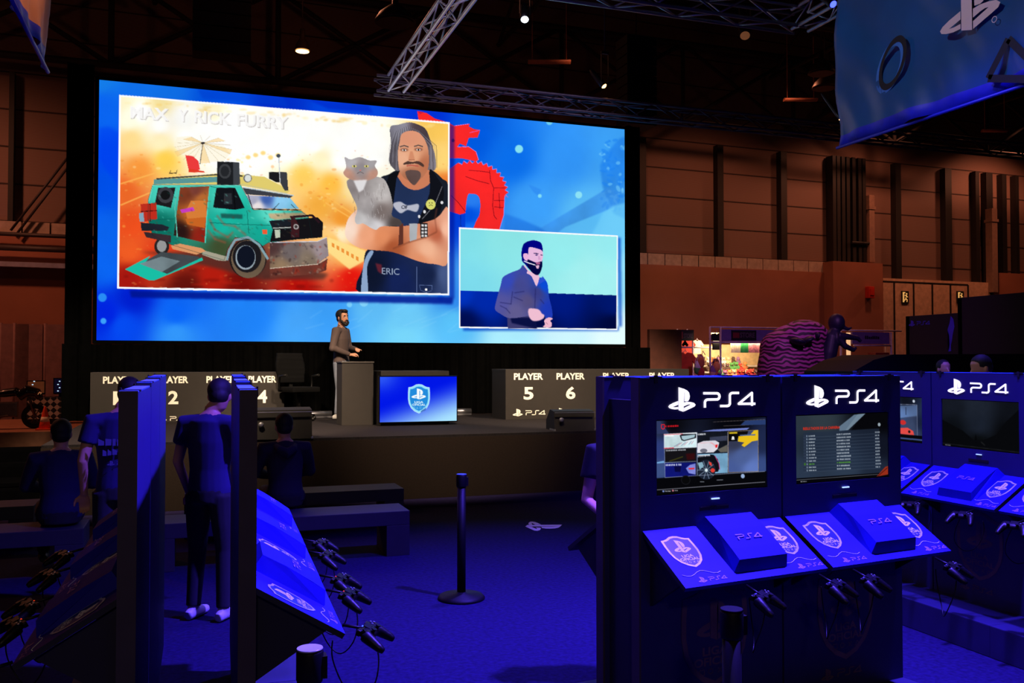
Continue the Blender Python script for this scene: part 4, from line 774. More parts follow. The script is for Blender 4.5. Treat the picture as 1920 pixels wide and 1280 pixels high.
def chair(px, pyb, Y, rz, label):
    q = ony(px, pyb, Y); r = empty('swivel_chair', (q.x, Y, SZ), rz, label, 'chair', 'swivel chairs on stage')
    m1, m2 = mat('chair_fabric', (6, 6, 7), .9, spec=.1), mat('chair_base', (9, 9, 10), .5, .3)
    b = MB(); b.box(-.24, .24, -.23, .23, .44, .52, bevel=.03); b.obj('seat', m1, r)
    b = MB(); 
    for i in range(6):
        z0 = .58 + i * .075; a = math.sin(i / 5 * math.pi) * .03; b.box(-.22 - a, .22 + a, .20 + .01 * i, .26 + .01 * i, z0, z0 + .085)
    fused(b, 'backrest', m1, r, .02, 2)
    b = MB(); b.cyl((0, 0, .12), (0, 0, .44), .03); b.box(-.03, .03, .1, .26, .42, .44); b.box(-.03, .03, .23, .25, .42, .6); b.obj('column', m2, r)
    for k in range(5):
        a = 2 * math.pi * k / 5; b = MB(); b.loft([(0, 0, .12), (.28 * math.cos(a), .28 * math.sin(a), .07)], [.03, .018], 8); b.ball((.28 * math.cos(a), .28 * math.sin(a), .031), .03, 8, 6); b.obj('leg', m2, r)
    for s in (-1, 1):
        b = MB(); b.loft([(s * .24, .1, .46), (s * .29, .1, .5), (s * .29, .08, .68), (s * .28, -.12, .7)], [.014, .014, .02, .02], 8); b.obj('armrest', m2, r)
    return r
chair(560, 780, 14.3, math.radians(25), 'black swivel chair on stage between left player desk and the speaker')
chair(420, 780, YB2 + 1.05, 0, 'black swivel chair behind the left player desk, only its top showing')
# ------------------------------------------------------------------ benches
M_bench = mat('bench_laminate', (30, 26, 52), .6, vary=.1)
def bench(xr_, y0, L, label, h=.38, d=.45):
    r = empty('bench', (xr_ - L / 2, y0, 0), 0, label, 'bench', 'benches before the stage')
    b = MB(); b.box(-L / 2, L / 2, 0, d, h - .12, h, bevel=.006); b.obj('seat', M_bench, r)
    for s in (-1, 1):
        b = MB(); b.box(min(s * L / 2, s * (L / 2 - .2)), max(s * L / 2, s * (L / 2 - .2)), 0, d, 0, h - .12, bevel=.004); b.obj('leg', M_bench, r)
pr = onz(768, 1040, 0)
bench(pr.x, pr.y, 2.1, 'dark slab bench under the seated boy, right of the front row')
bench(onz(150, 1000, .38).x, pr.y, 2.1, 'dark slab bench at far left under the seated person')
p2 = onz(702, 943, .0)
bench(p2.x, onz(702, 918, .38).y, 2.1, 'dark slab bench of the second row, nearest to the stage')
bench(onz(75, 937, .38).x, onz(702, 918, .38).y, 2.1, 'dark slab bench far left in the second row')
# mark on the floor
a_, b_, c_ = onz(985, 977, 0), onz(1053, 983, 0), onz(1035, 992, 0)
ce = onz(1019, 984.5, 0)
o = decal('floor_mark', [[(y - .5, -(x - .55)) for x, y in q][::-1] for q in STATION], M_text, None, (ce.x, ce.y, .003), (math.cos(TH * .9), -math.sin(TH * .9), 0), (math.sin(TH * .9), math.cos(TH * .9), 0), .38)
o['label'] = 'white vinyl console maker mark stuck on the blue lit floor'; o['category'] = 'floor sticker'
# ------------------------------------------------------------------ queue posts
M_post = mat('post_black', (8, 8, 10), .55, vary=.1, spec=.2); M_cap = mat('post_cap_sheen', (190, 190, 185), .3, .3)  # pale cap tone paints white light reflected off the lid
def queue_post(x, y, label, lid=None, h=.87):
    r = empty('queue_post', (x, y, 0), 0, label, 'barrier post', 'retractable belt posts')
    b = MB(); b.lathe((0, 0, 0), [(.165, 0), (.165, .012), (.15, .028), (.04, .04), (.03, .05)], 40); b.obj('base', M_post, r)
    b = MB(); b.lathe((0, 0, .04), [(.03, 0), (.03, h - .12)], 24); b.obj('pole', M_post, r)
    b = MB(); b.lathe((0, 0, h - .09), [(.034, 0), (.037, .01), (.037, .08), (.034, .088)], 24); b.box(.03, .045, -.02, .02, h - .08, h - .02); b.obj('belt_head', M_post, r)
    b = MB(); b.lathe((0, 0, h - .002), [(.036, 0), (.035, .004)], 24); b.obj('cap', lid or M_post, r)
q = onz(865, 1122, 0); queue_post(q.x, q.y, 'black belt barrier post standing alone in the middle of floor', mat('post_cap_blue', (60, 90, 140), .3))
q = plan((1369 - 960) / FPX * 2.9, 2.9); queue_post(q[0], q[1], 'black belt barrier post in front of the lit double station')
q = plan((580 - 960) / FPX * 2.55, 2.55); queue_post(q[0], q[1] - .05, 'black belt barrier post with pale cap at lower left of centre', M_cap)
# ------------------------------------------------------------------ play stations
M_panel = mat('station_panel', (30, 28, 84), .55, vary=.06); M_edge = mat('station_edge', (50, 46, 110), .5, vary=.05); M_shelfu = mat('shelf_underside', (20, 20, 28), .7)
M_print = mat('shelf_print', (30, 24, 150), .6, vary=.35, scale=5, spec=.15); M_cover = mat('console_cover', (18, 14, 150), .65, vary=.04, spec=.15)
M_silver = mat('emblem_silver', (205, 205, 215), .35, .2, vary=.3, scale=14); M_eblue = mat('emblem_blue', (20, 40, 112), .4, vary=.2); M_lav = mat('lavender_print', (150, 110, 190), .5, vary=0); M_wp = mat('emblem_white', (235, 235, 240), .5, vary=0)
M_faint = mat('faded_silver', (84, 62, 74), .5, vary=.3); M_sign = mat('lit_sign', (255, 250, 255), .5, emit=1.15, vary=0); M_slot = mat('slot_black', (5, 5, 6), .8, vary=0); M_led = mat('status_led', (190, 230, 255), .5, emit=1.0, vary=0)
UW, UH, PT = .75, 1.59, .05
SH0, SH1, SD = .986, .82, .27
def P3(x, t, up=0.0):      # point on the sloping shelf: t 0 back .. 1 front edge
    return (x, -SD * t + up * math.sin(math.atan2(SH0 - SH1, SD)) * -1, SH0 + (SH1 - SH0) * t + up * math.cos(math.atan2(SH0 - SH1, SD)))
SUX, SUY = Vector((1, 0, 0)), (Vector((0, 0, SH0)) - Vector((0, -SD, SH1))).normalized()
PICS = {}
def kiosk(name='play_station'):
    r = empty(name)
    mx0, mx1, mz0, mz1 = .084, .668, 1.119, 1.423
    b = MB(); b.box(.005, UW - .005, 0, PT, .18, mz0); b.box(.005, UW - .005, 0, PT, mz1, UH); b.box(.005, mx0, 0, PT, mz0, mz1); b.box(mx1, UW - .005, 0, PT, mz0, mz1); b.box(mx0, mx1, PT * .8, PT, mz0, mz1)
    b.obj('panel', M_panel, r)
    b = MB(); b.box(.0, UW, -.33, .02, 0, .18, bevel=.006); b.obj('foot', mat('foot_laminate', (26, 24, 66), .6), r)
    b = MB(); b.box(.004, UW - .004, -.001, PT + .001, UH, UH + .004); b.obj('top_cap', mat('cap_screen_sheen', (70, 125, 205), .4), r)  # pale blue of the caps paints light reflected from the screen
    decal('sign_mark', STATION, M_sign, r, (.141, -.003, 1.453), (1, 0, 0), (0, 0, 1), .1)
    decal('sign_lettering', LETTERS, M_sign, r, (.141, -.003, 1.453), (1, 0, 0), (0, 0, 1), .1)
    b = MB(); b.box(mx0, mx1, .008, .03, mz0, mz1); mon = b.obj('monitor', M_gloss, r); 
    b = MB(); b.box(.36, .40, -.006, 0, 1.088, 1.093); b.obj('status_light', M_led, r)
    b = MB(); b.box(.30, .45, -.003, .0, 1.045, 1.06); b.obj('vent_slot', M_slot, r)
    # shelf
    th = .018; b = MB(); n = Vector(P3(0, 0, 1)) - Vector(P3(0, 0, 0))
    q = [Vector(P3(.015, 0)), Vector(P3(UW - .015, 0)), Vector(P3(UW - .015, 1)), Vector(P3(.015, 1))]
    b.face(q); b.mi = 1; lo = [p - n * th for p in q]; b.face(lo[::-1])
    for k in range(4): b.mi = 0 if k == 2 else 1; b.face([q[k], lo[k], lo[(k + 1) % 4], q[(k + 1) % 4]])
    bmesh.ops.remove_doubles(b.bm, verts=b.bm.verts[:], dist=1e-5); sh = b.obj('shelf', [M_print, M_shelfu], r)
    for sx in (.05, UW - .05):
        b = MB(); b.face([(sx, 0, SH0 - .03), (sx, 0, SH0 - .3), (sx, -SD * .8, SH1 + .005)]); b.face([(sx + .015, 0, SH0 - .03), (sx + .015, -SD * .8, SH1 + .005), (sx + .015, 0, SH0 - .3)]); b.face([(sx, 0, SH0 - .3), (sx + .015, 0, SH0 - .3), (sx + .015, -SD * .8, SH1 + .005), (sx, -SD * .8, SH1 + .005)])
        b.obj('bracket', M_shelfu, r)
    for ex in (.128, .632): emblem(sh, P3(ex, .70, .0015), SUX, SUY, .175, M_silver, M_eblue, M_wp, off=.0006)
    for ex in (.09, .59):
        decal('small_logo', LOGO, M_lav, sh, P3(ex, .955, .002), SUX, SUY, .03)
        b = MB(); pts = [P3(ex - .05 + .018 * k, .80 + .035 * math.sin(k * .9), .002) for k in range(11)]
        b.loft(pts, .0012, 5); b.obj('swoosh_print', M_wp, sh)
    # console cover: a raised wedge shell with a folded front
    b = MB(); L = [(.02, .052), (.30, .055), (.62, .05), (.80, .045), (.88, .0)]; x0_, x1_ = .30, .545
    top = [[P3(x0_, t, u), P3(x1_, t, u)] for t, u in L]; 
    for k in range(4): b.face([top[k][0], top[k + 1][0], top[k + 1][1], top[k][1]])
    for s in (0, 1): b.face([P3((x0_ - .022, x1_ + .022)[s], L[0][0] * 0, 0)] + [top[k][s] for k in range(4)] + [top[4][s], P3((x0_ - .022, x1_ + .022)[s], .86, 0)])
    b.face([P3(x0_ - .022, 0, 0), P3(x1_ + .022, 0, 0), top[0][1], top[0][0]])
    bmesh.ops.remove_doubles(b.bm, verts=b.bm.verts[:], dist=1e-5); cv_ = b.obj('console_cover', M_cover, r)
    decal('console_lettering', [[(x - 1.77, y) for x, y in q_] for q_ in LETTERS], M_lav, cv_, P3(.362, .52, .057), SUX, SUY, .045)
    # printed front below the shelf
    emblem(r, (.375, -.0015, .32), (1, 0, 0), (0, 0, 1), .42, M_faint, M_panel, M_faint, off=.0006, name='front_emblem')
    decal('front_logo', LOGO, M_faint, r, (.22, -.002, .24), (1, 0, 0), (0, 0, 1), .055)
    for cxx in (.08, UW - .08):
        b = MB(); b.box(cxx - .03, cxx + .03, -.004, PT + .004, UH, UH + .006); b.box(cxx - .008, cxx + .008, -.006, 0, UH - .02, UH + .012); b.obj('clip', M_slot, r)
    return r
def put(o, x, y, dirx, diry, label, group, sz=1.0):
    o.location = (x, y, 0); o.rotation_euler = (0, 0, math.atan2(diry, dirx)); o.scale = (1, 1, sz); tag(o, label, 'game kiosk', group)
proto = kiosk()
def mon(root, painter_cv, quad, nx=290, ny=155, name='display'):
    m = [c for c in root.children if c.name.startswith('monitor')][0]
    return display(name, painter_cv, quad, (.088, .005, 1.419), (.576, 0, 0), (0, 0, -.296), nx, ny, m)
def add_display_from(dsp, root):
    m = [c for c in root.children if c.name.startswith('monitor')][0]; d = dsp.copy(); COL.objects.link(d); d.parent = m
units = []
def new_unit(): 
    u = copy_tree(proto); units.append(u); return u
# island A (front right), rows turned eight degrees from the hall
AD = (math.cos(math.radians(27.3)), math.sin(math.radians(27.3)))     # lens-side direction (right, ahead)
def lens_dir(X, Z): return plan(X, Z)
ax, ay = plan(.504, 3.6); adx, ady = lens_dir(*AD); anx, any_ = lens_dir(-AD[1], AD[0])     # along, behind
DA = .31
pA1 = new_unit(); put(pA1, ax, ay, adx, ady, 'blue lit game kiosk whose monitor shows a racing menu with car pictures', 'front island game kiosks')
pA2 = new_unit(); put(pA2, ax + adx * UW, ay + ady * UW, adx, ady, 'blue lit game kiosk whose monitor shows a race results table', 'front island game kiosks')
for k in (1, 2):
    u = new_unit(); put(u, ax + adx * UW * k + anx * DA, ay + ady * UW * k + any_ * DA, -adx, -ady, ('game kiosk facing away behind the racing menu kiosk', 'game kiosk facing away behind the race results kiosk')[k - 1], 'rear of the front island')
# island L (left), two rows of three back to back
lx, ly = plan(-.772, 2.75); DL = .385
def rot2(a): return (math.sin(math.radians(a)), math.cos(math.radians(a)))      # heading a degrees right of +y
rd, ld = rot2(1.5), rot2(.4)
for k, lab in enumerate(('nearest kiosk on the right side of left island, shelf glowing blue', 'middle kiosk on the right side of left island', 'farthest kiosk on the right side of left island')):
    u = new_unit(); put(u, lx + rd[0] * UW * k, ly + rd[1] * UW * k, rd[0], rd[1], lab, 'left island right side kiosks', (.985, .992, .998)[k])
for k, lab in enumerate(('nearest kiosk on the dark left side of left island', 'middle kiosk on the dark left side of left island', 'farthest kiosk on the dark left side of left island')):
    u = new_unit(); put(u, lx - DL + ld[0] * UW * (k + 1), ly + ld[1] * UW * (k + 1), -ld[0], -ld[1], lab, 'left island left side kiosks', (.985, .992, .998)[k])
# island B (right, behind)
bx, by_ = plan(2.744, 5.943)
pB = []
for k, lab in ((-1, 'right island kiosk partly hidden behind the front island, car picture on monitor'), (0, 'right island kiosk whose monitor shows a dark mountain scene'), (1, 'right island kiosk cut by the right picture edge, only its shelf showing')):
    u = new_unit(); put(u, bx, by_ - UW * k, 0, -1, lab, 'right island game kiosks'); pB.append(u)
M_end = mat('end_board', (56, 48, 50), .7)
for u, xe in ((pA1, 0), (units[2], 1), (units[4], 0), (units[7], 1)):
    b = MB(); b.box(*((-.004, .0049) if xe == 0 else (UW - .0049, UW + .004)), -.001, PT + .001, .0 if xe < 0 else .181, UH + .004); b.obj('end_board', M_end, u)
mon(pA1, paint_race_menu(), [(1230.5, 785), (1439, 780), (1437, 911), (1229.5, 929)])
mon(pA2, paint_results(), [(1498.5, 776), (1673, 769.5), (1672, 889), (1498, 905)])
dg = mon(pB[1], paint_dark_game(), [(0, 0), (160, 0), (160, 90), (0, 90)], 160, 90)
mon(pB[0], paint_garage(), [(0, 0), (160, 0), (160, 90), (0, 90)], 160, 90)
add_display_from(dg, pB[2])
for u in units:
    if u not in (pA1, pA2) and u not in pB: add_display_from(dg, u)
def rm_tree(o):
    for c in list(o.children): rm_tree(c)
    bpy.data.objects.remove(o)
rm_tree(proto)
# end fillers between back-to-back rows
def filler(x, y, dx, dy, nx_, ny_, depth, L, label, h):
    r = Matrix.Translation((x, y, 0)) @ Matrix.Rotation(math.atan2(dy, dx), 4, 'Z')
    b = MB(); b.box(.03, .05, PT, depth - PT, 0, h); b.box(L - .05, L - .03, PT, depth - PT, 0, h); b.box(.06, L - .06, PT + .01, depth - PT - .01, h - .02, h - .012)
    o = b.obj('island_filler', M_shelfu); o.matrix_world = r; tag(o, label, 'filler panel')
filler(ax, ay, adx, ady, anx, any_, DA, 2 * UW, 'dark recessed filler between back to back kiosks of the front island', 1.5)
# ------------------------------------------------------------------ game controllers hanging from the shelves on their cords
M_pad = mat('pad_black', (7, 7, 9), .42, vary=.1, spec=.25); M_redl = mat('lightbar_red', (255, 60, 20), .4, emit=1.0, vary=0); M_bluel = mat('lightbar_blue', (70, 120, 255), .4, emit=1.2, vary=0); M_off = mat('lightbar_off', (90, 100, 130), .3, vary=0)
def pad_proto():
    r = empty('game_controller')
    b = MB()
    b.loft([(-.045, 0, 0), (0, .002, 0), (.045, 0, 0)], [(.030, .018), (.032, .020), (.030, .018)], 14, xaxis=(0, 1, 0))
    for s in (-1, 1): b.loft([(s * .05, .005, 0), (s * .062, -.03, -.004), (s * .072, -.07, -.010), (s * .072, -.088, -.013)], [.024, .021, .016, .011], 12); b.box(min(s * .03, s * .062), max(s * .03, s * .062), .02, .036, -.012, .012)
    fused(b, 'body', M_pad, r, .005, 3)
    for s in (-1, 1):
        b = MB(); b.lathe((s * .026, -.016, .016), [(.006, 0), (.006, .008), (.011, .01), (.01, .014)], 14); b.obj('stick', M_pad, r)
    b = MB(); 
    for k in range(4): b.lathe((.05 + .011 * math.cos(k * math.pi / 2), .008 + .011 * math.sin(k * math.pi / 2), .015), [(.0045, 0), (.0045, .005)], 10)
    b.obj('buttons', M_steel, r)
    b = MB(); b.box(-.062, -.04, .005, .012, .014, .02); b.box(-.0545, -.0475, -.003, .02, .014, .02); b.obj('direction_pad', M_pad, r)
    b = MB(); b.box(-.02, .02, .0, .028, .016, .0205, bevel=.002); b.obj('touch_pad', M_pad, r)
    return r
pp = pad_proto()
def light_bar(r, m):
    b = MB(); b.box(-.02, .02, .030, .037, -.006, .004); b.obj('light_bar', m, r)
def pad(unit, x, label, lm=None, side=1, drop=.0):
    """controller clipped under the front edge of a shelf, cord looping back below it"""
    c = copy_tree(pp); c.scale = (.9, .9, .9); light_bar(c, lm or M_off)
    mw = Matrix.Translation(unit.location) @ Matrix.Rotation(unit.rotation_euler.z, 4, 'Z')
    c.matrix_world = mw @ Matrix.Translation((x, -SD - .095, SH1 - .05 - drop)) @ Matrix.Rotation(math.radians(side * 25), 4, 'Z') @ Matrix.Rotation(math.radians(24), 4, 'X') @ Matrix.Scale(.88, 4)
    tag(c, label, 'game controller', 'game controllers on cords')
    b = MB(); pts = [(0, .03, -.004)] + [(-.02 * math.sin(math.pi * k / 8) + .03, .03 - .16 * k / 8 * .9, -.004 - .17 * math.sin(math.pi * k / 8)) for k in range(1, 9)]
    Ri = (Matrix.Rotation(math.radians(side * 25), 4, 'Z') @ Matrix.Rotation(math.radians(24), 4, 'X')).inverted()
    W = [(0, -.02, -.02), (-.03, -.03, -.10), (-.05, -.01, -.18), (-.02, .04, -.235), (.03, .09, -.2), (.05, .13, -.1), (.04, .13, -.02)]
    pts = [Ri @ Vector((p[0], p[1] * 1.0, p[2])) for p in W]
    sm = []
    for k in range(len(pts) - 1):
        p0, p1, p2_, p3 = pts[max(k - 1, 0)], pts[k], pts[k + 1], pts[min(k + 2, len(pts) - 1)]
        for i in range(5):
            t = i / 5; sm.append(.5 * ((2 * p1) + (p2_ - p0) * t + (2 * p0 - 5 * p1 + 4 * p2_ - p3) * t * t + (3 * p1 - p0 - 3 * p2_ + p3) * t ** 3))
    b.loft(sm, .0028, 6); b.obj('cord', M_pad, c)
    b = MB(); b.box(-.012, .012, -.045, .0, -.004, .012) if False else b.cyl(Ri @ Vector((0, 0, .01)), Ri @ Vector((0, .10, .035)), .006, 8); b.obj('holder_arm', M_pad, c)
    return c
A1, A2 = pA1, pA2
LR, LL = units[4:7], units[7:10]
pad(A1, .30, 'controller hanging below the racing menu kiosk shelf'); pad(A1, .68, 'controller hanging under right end of the racing menu shelf')
pad(A2, .12, 'controller hanging under left end of the results kiosk shelf', M_off); pad(A2, .62, 'controller hanging under right end of the results kiosk shelf')
pad(LR[0], .14, 'controller with pale blue light bar on the nearest right shelf of left island', M_bluel, -1); pad(LR[0], .62, 'controller with red light bar, far end of nearest right shelf', M_redl, -1)
pad(LR[1], .12, 'controller with red light bar, near end of the middle right shelf', M_redl, -1); pad(LR[1], .60, 'unlit controller at far end of the middle right shelf', M_off, -1)
pad(LR[2], .14, 'unlit controller on the farthest right shelf of left island', M_off, -1)
pad(LL[0], .68, 'controller with blue light bar at lower left picture edge', M_bluel); pad(LL[0], .16, 'controller with bright red light bar on the near left shelf', M_redl)
pad(LL[1], .66, 'controller with dim red light bar on the middle left shelf', M_redl); pad(LL[1], .16, 'unlit controller on the middle left shelf', M_off); pad(LL[2], .5, 'controller with tiny blue light on the farthest left shelf', M_bluel)
pad(pB[0], .6, 'controller under the shelf of partly hidden right island kiosk'); pad(pB[1], .2, 'controller below left side of the mountain scene kiosk shelf'); pad(pB[1], .6, 'controller below right side of the mountain scene kiosk shelf')
pad(pB[2], .2, 'controller hanging at the right picture edge under a shelf')
rm_tree(pp)
# ------------------------------------------------------------------ people
SKIN = mat('skin', (196, 140, 112), .55, vary=.05); HAIR = mat('dark_hair', (16, 12, 11), .7, vary=.2, scale=60); EYEW = mat('eye_white', (225, 222, 215), .3, vary=0); IRIS = mat('iris_dark', (30, 20, 15), .2, vary=0); LIPS = mat('lips', (150, 85, 75), .5, vary=0)
def V(*a): return Vector(a)
STAND = dict(hip=(0, 0, .93), waist=(0, -.005, 1.08), chest=(0, .0, 1.28), sh=(0, -.01, 1.42), neck=(0, -.005, 1.50), head=(0, .02, 1.62),
             Ls=(-.185, -.01, 1.41), Rs=(.185, -.01, 1.41), Le=(-.24, -.02, 1.14), Re=(.24, -.02, 1.14), Lw=(-.25, .06, .90), Rw=(.25, .06, .90),
             Lh=(-.09, 0, .90), Rh=(.09, 0, .90), Lk=(-.11, .02, .50), Rk=(.11, .02, .50), La=(-.12, -.01, .09), Ra=(.12, -.01, .09), Lt=(0, 1), Rt=(0, 1))
def hand(b, w, d, up, side, curl=.5):
    """palm, four unequal fingers and a thumb from wrist w; d = pointing direction, up = back of the hand"""
    w = Vector(w); d = Vector(d).normalized(); up = Vector(up); up = (up - d * up.dot(d)).normalized(); s = d.cross(up) * side
    b.loft([w - d * .03, w, w + d * .04, w + d * .085], [(.026, .020), (.030, .017), (.041, .016), (.042, .013)], 12, xaxis=s)
    for k, (off, L) in enumerate(((-.030, .058), (-.010, .072), (.010, .078), (.030, .070))):
        p = w + d * .08 + s * off; a = curl
        q1 = p + (d * math.cos(a * .5) - up * math.sin(a * .5)) * L * .45; q2 = q1 + (d * math.cos(a * 1.3) - up * math.sin(a * 1.3)) * L * .33; q3 = q2 + (d * math.cos(a * 1.9) - up * math.sin(a * 1.9)) * L * .25
        b.loft([p - d * .02, p, q1, q2, q3], [.010, .0095, .0088, .008, .0062], 8)
    p = w + d * .02 + s * .028; b.loft([p, p + (d * .6 + s * .8).normalized() * .035, p + (d * .6 + s * .8).normalized() * .035 + (d * .9 + s * .3 - up * .2).normalized() * .03, p + (d * .6 + s * .8).normalized() * .035 + (d * .9 + s * .2 - up * .3).normalized() * .052], [.014, .012, .0105, .008], 8)
def person(loc, rz, label, shirt, trousers, J=None, scale=1.0, sleeves='long', hair='short', face=False, turn=0.0, nod=0.0, shoes=None, hands=None, voxel=.011, collar=False, long_top=0.0, seated=False):
    j = dict(STAND); j.update(J or {}); r = empty('person', loc, rz, label, 'person'); r.scale = (scale,) * 3
    g = {k: (V(*v) if len(v) == 3 else v) for k, v in j.items()}
    X = (g['Rs'] - g['Ls']).normalized()
    HR = Matrix.Translation(g['head']) @ Matrix.Rotation(turn, 4, 'Z') @ Matrix.Rotation(nod, 4, 'X')
    H = lambda x, y, z: HR @ V(x, y, z)
    b = MB()   # body: trunk, limbs, neck, head
    b.loft([g['hip'] - V(0, 0, .06), g['hip'], g['waist'], g['chest'], g['sh'], g['neck']], [(.14, .09), (.155, .105), (.13, .09), (.155, .105), (.15, .09), (.055, .055)], 18, xaxis=X)
    b.loft([g['neck'] - V(0, 0, .05), g['neck'] + V(0, 0, .02), H(0, -.02, -.05)], [.062, .055, .055], 14)
    for s in 'LR':
        b.loft([g[s + 's'], g[s + 'e'], g[s + 'w']], [.05, .038, .026], 12); b.ball(g[s + 's'], .055, 12, 8)
        b.loft([g[s + 'h'], g[s + 'k'], g[s + 'a']], [.08, .052, .036], 12)
    b.loft([H(0, -.01, .118), H(0, -.012, .10), H(0, -.012, .06), H(0, -.008, .0), H(0, .0, -.045), H(0, .012, -.085), H(0, .022, -.108)], [(.03, .035), (.056, .07), (.074, .094), (.073, .096), (.064, .085), (.048, .066), (.024, .032)], 20, xaxis=HR.to_3x3() @ V(1, 0, 0))
    b.loft([H(0, .082, .022), H(0, .103, -.008), H(0, .112, -.026), H(0, .088, -.036)], [.008, .012, .0155, .012], 10)
    b.ball(H(0, .082, -.062), (.024, .013, .012), 10, 6)
    for sx in (-1, 1): b.ball(H(sx * .075, -.008, -.004), (.01, .018, .03), 10, 8)
    hh = hands or {}
    for s, sd in (('L', 1), ('R', -1)):
        d, up = hh.get(s, ((g[s + 'w'] - g[s + 'e']), V(.0, 1, .2) if not seated else V(0, 0, 1)))
        hand(b, g[s + 'w'], d, up, -sd, .9 if hh else .7)
    fused(b, 'body', SKIN, r, min(voxel, .0075), 2)
    # shirt
    b = MB(); e = .016
    b.loft([g['hip'] - V(0, 0, .05 + long_top), g['hip'] + V(0, 0, .02), g['waist'], g['chest'], g['sh'] + V(0, 0, .0), g['neck'] - V(0, 0, .035)], [(.165, .118), (.165, .12), (.150, .11), (.172, .125), (.158, .105), (.072, .07)], 20, xaxis=X)
    for s in 'LR':
        S, E, W = g[s + 's'], g[s + 'e'], g[s + 'w']
        b.loft([g['sh'] * .6 + S * .4 + V(0, 0, -.01), S, S * .5 + E * .5, E] if sleeves != 'short' else [g['sh'] * .6 + S * .4 + V(0, 0, -.01), S, S * .45 + E * .55], [.075, .074, .062, .054] if sleeves != 'short' else [.075, .076, .07], 14)
        if sleeves == 'long':
            b.ball(E, .058, 12, 8); b.loft([E - (E - S).normalized() * .01, E * .5 + W * .5, W - (W - E).normalized() * .015], [.056, .046, .036], 12)
    fused(b, 'shirt', shirt, r, voxel, 3)
    # trousers
    b = MB(); b.loft([g['hip'] + V(0, 0, .04), g['hip'], g['hip'] - V(0, 0, .09)], [(.156, .112), (.165, .122), (.15, .12)], 18, xaxis=X)
    for s in 'LR':
        b.loft([g[s + 'h'], g[s + 'h'] * .5 + g[s + 'k'] * .5, g[s + 'k'], g[s + 'k'] * .45 + g[s + 'a'] * .55, g[s + 'a'] + V(0, 0, .0)], [.098, .085, .066, .058, .052], 14)
    fused(b, 'trousers', trousers, r, voxel, 2)
    for s in 'LR':
        a = g[s + 'a']; t = V(*g[s + 't'], 0).normalized(); sd = t.cross(V(0, 0, 1)); b = MB(); z = a.z
        b.loft([a - t * .075 + V(0, 0, .035 - z), a - t * .03 + V(0, 0, .045 - z), a + t * .06 + V(0, 0, .042 - z), a + t * .13 + V(0, 0, .034 - z), a + t * .175 + V(0, 0, .03 - z)], [(.03, .034), (.040, .044), (.046, .041), (.045, .033), (.028, .027)], 14, xaxis=sd)
        b.loft([a + V(0, 0, .04 - z), a + V(0, 0, .02)], [.042, .042], 12)
        for v in b.bm.verts: v.co.z = max(v.co.z, a.z - z + .004)
        fused(b, 'shoe', shoes or M_blackm, r, .009, 1)
    # hair
    b = MB()
    if hair == 'short':
        b.ball(H(0, -.022, .045), (.083, .100, .090), 20, 14); b.ball(H(0, -.045, -.005), (.073, .072, .07), 16, 10)
    elif hair == 'quiff':
        b.ball(H(0, -.022, .052), (.087, .104, .092), 20, 14); b.ball(H(0, -.048, -.01), (.073, .070, .07), 16, 10); b.ball(H(.0, .05, .105), (.066, .05, .036), 14, 10)
        for sx in (-1, 1): b.loft([H(sx * .074, .03, .03), H(sx * .073, .036, -.03), H(sx * .055, .06, -.085)], [.012, .013, .016], 8)
    elif hair == 'long':
        b.ball(H(0, -.025, .035), (.088, .105, .098), 20, 14); b.loft([H(0, -.05, .02), H(0, -.075, -.10), H(0, -.06, -.2)], [(.08, .06), (.08, .05), (.06, .03)], 14)
    # keep the face clear
    Ri = HR.inverted()
    for v in b.bm.verts:
        q = Ri @ v.co
        if q.y > .055 and q.z < .085 and abs(q.x) < .066: q.y = .045; v.co = HR @ q
    fused(b, 'hair', HAIR, r, .009, 1)
    if face:
        b = MB(); [b.loft([H(sx * .066, .045, -.045), H(sx * .055, .07, -.075), H(sx * .02, .085, -.105)], [.018, .02, .022], 10) for sx in (-1, 1)]
        b.ball(H(0, .078, -.105), (.042, .032, .034), 14, 10); b.loft([H(-.035, .088, -.052), H(0, .1, -.047), H(.035, .088, -.052)], [.007, .009, .007], 8)
        fused(b, 'beard', HAIR, r, .006, 1)
        for sx in (-1, 1):
            b = MB(); b.ball(H(sx * .031, .078, .012), (.013, .009, .008), 10, 8); b.mi = 1; b.ball(H(sx * .031 + .003, .086, .012), (.005, .003, .005), 8, 6); b.obj('eye', [EYEW, IRIS], r)
            b = MB(); b.loft([H(sx * .014, .09, .029), H(sx * .032, .091, .036), H(sx * .05, .08, .03)], [.004, .005, .003], 8); b.obj('eyebrow', HAIR, r)
        b = MB(); b.ball(H(0, .099, -.066), (.019, .006, .006), 10, 6); b.obj('mouth', LIPS, r)
        b = MB(); b.loft([H(-.078, .0, -.02), H(-.07, .05, -.045), H(-.035, .105, -.062)], [.0025, .0025, .0022], 6); b.ball(H(-.035, .106, -.062), .005, 8, 6); b.obj('headset_microphone', M_steel, r)
    if collar:
        n = g['neck']; b = MB()
        for sx in (-1, 1):
            b.face([n + V(sx * .01, .105, -.135), n + V(sx * .062, .07, -.035), n + V(sx * .07, -.02, .018), n + V(sx * .082, -.02, -.02), n + V(sx * .09, .075, -.075)]); b.face([n + V(sx * .012, .10, -.135), n + V(sx * .062, .065, -.035), n + V(sx * .068, -.02, .016), n + V(sx * .08, -.02, -.022), n + V(sx * .09, .07, -.075)][::-1])
        b.obj('collar', shirt, r)
    return r
C_grey = mat('grey_shirt', (74, 60, 58), .85, vary=.08); C_jean = mat('grey_jeans', (105, 112, 128), .85, vary=.15); C_blue = mat('blue_tshirt', (26, 22, 78), .9, vary=.08); C_navy = mat('navy_hoodie', (20, 18, 46), .9, vary=.1)
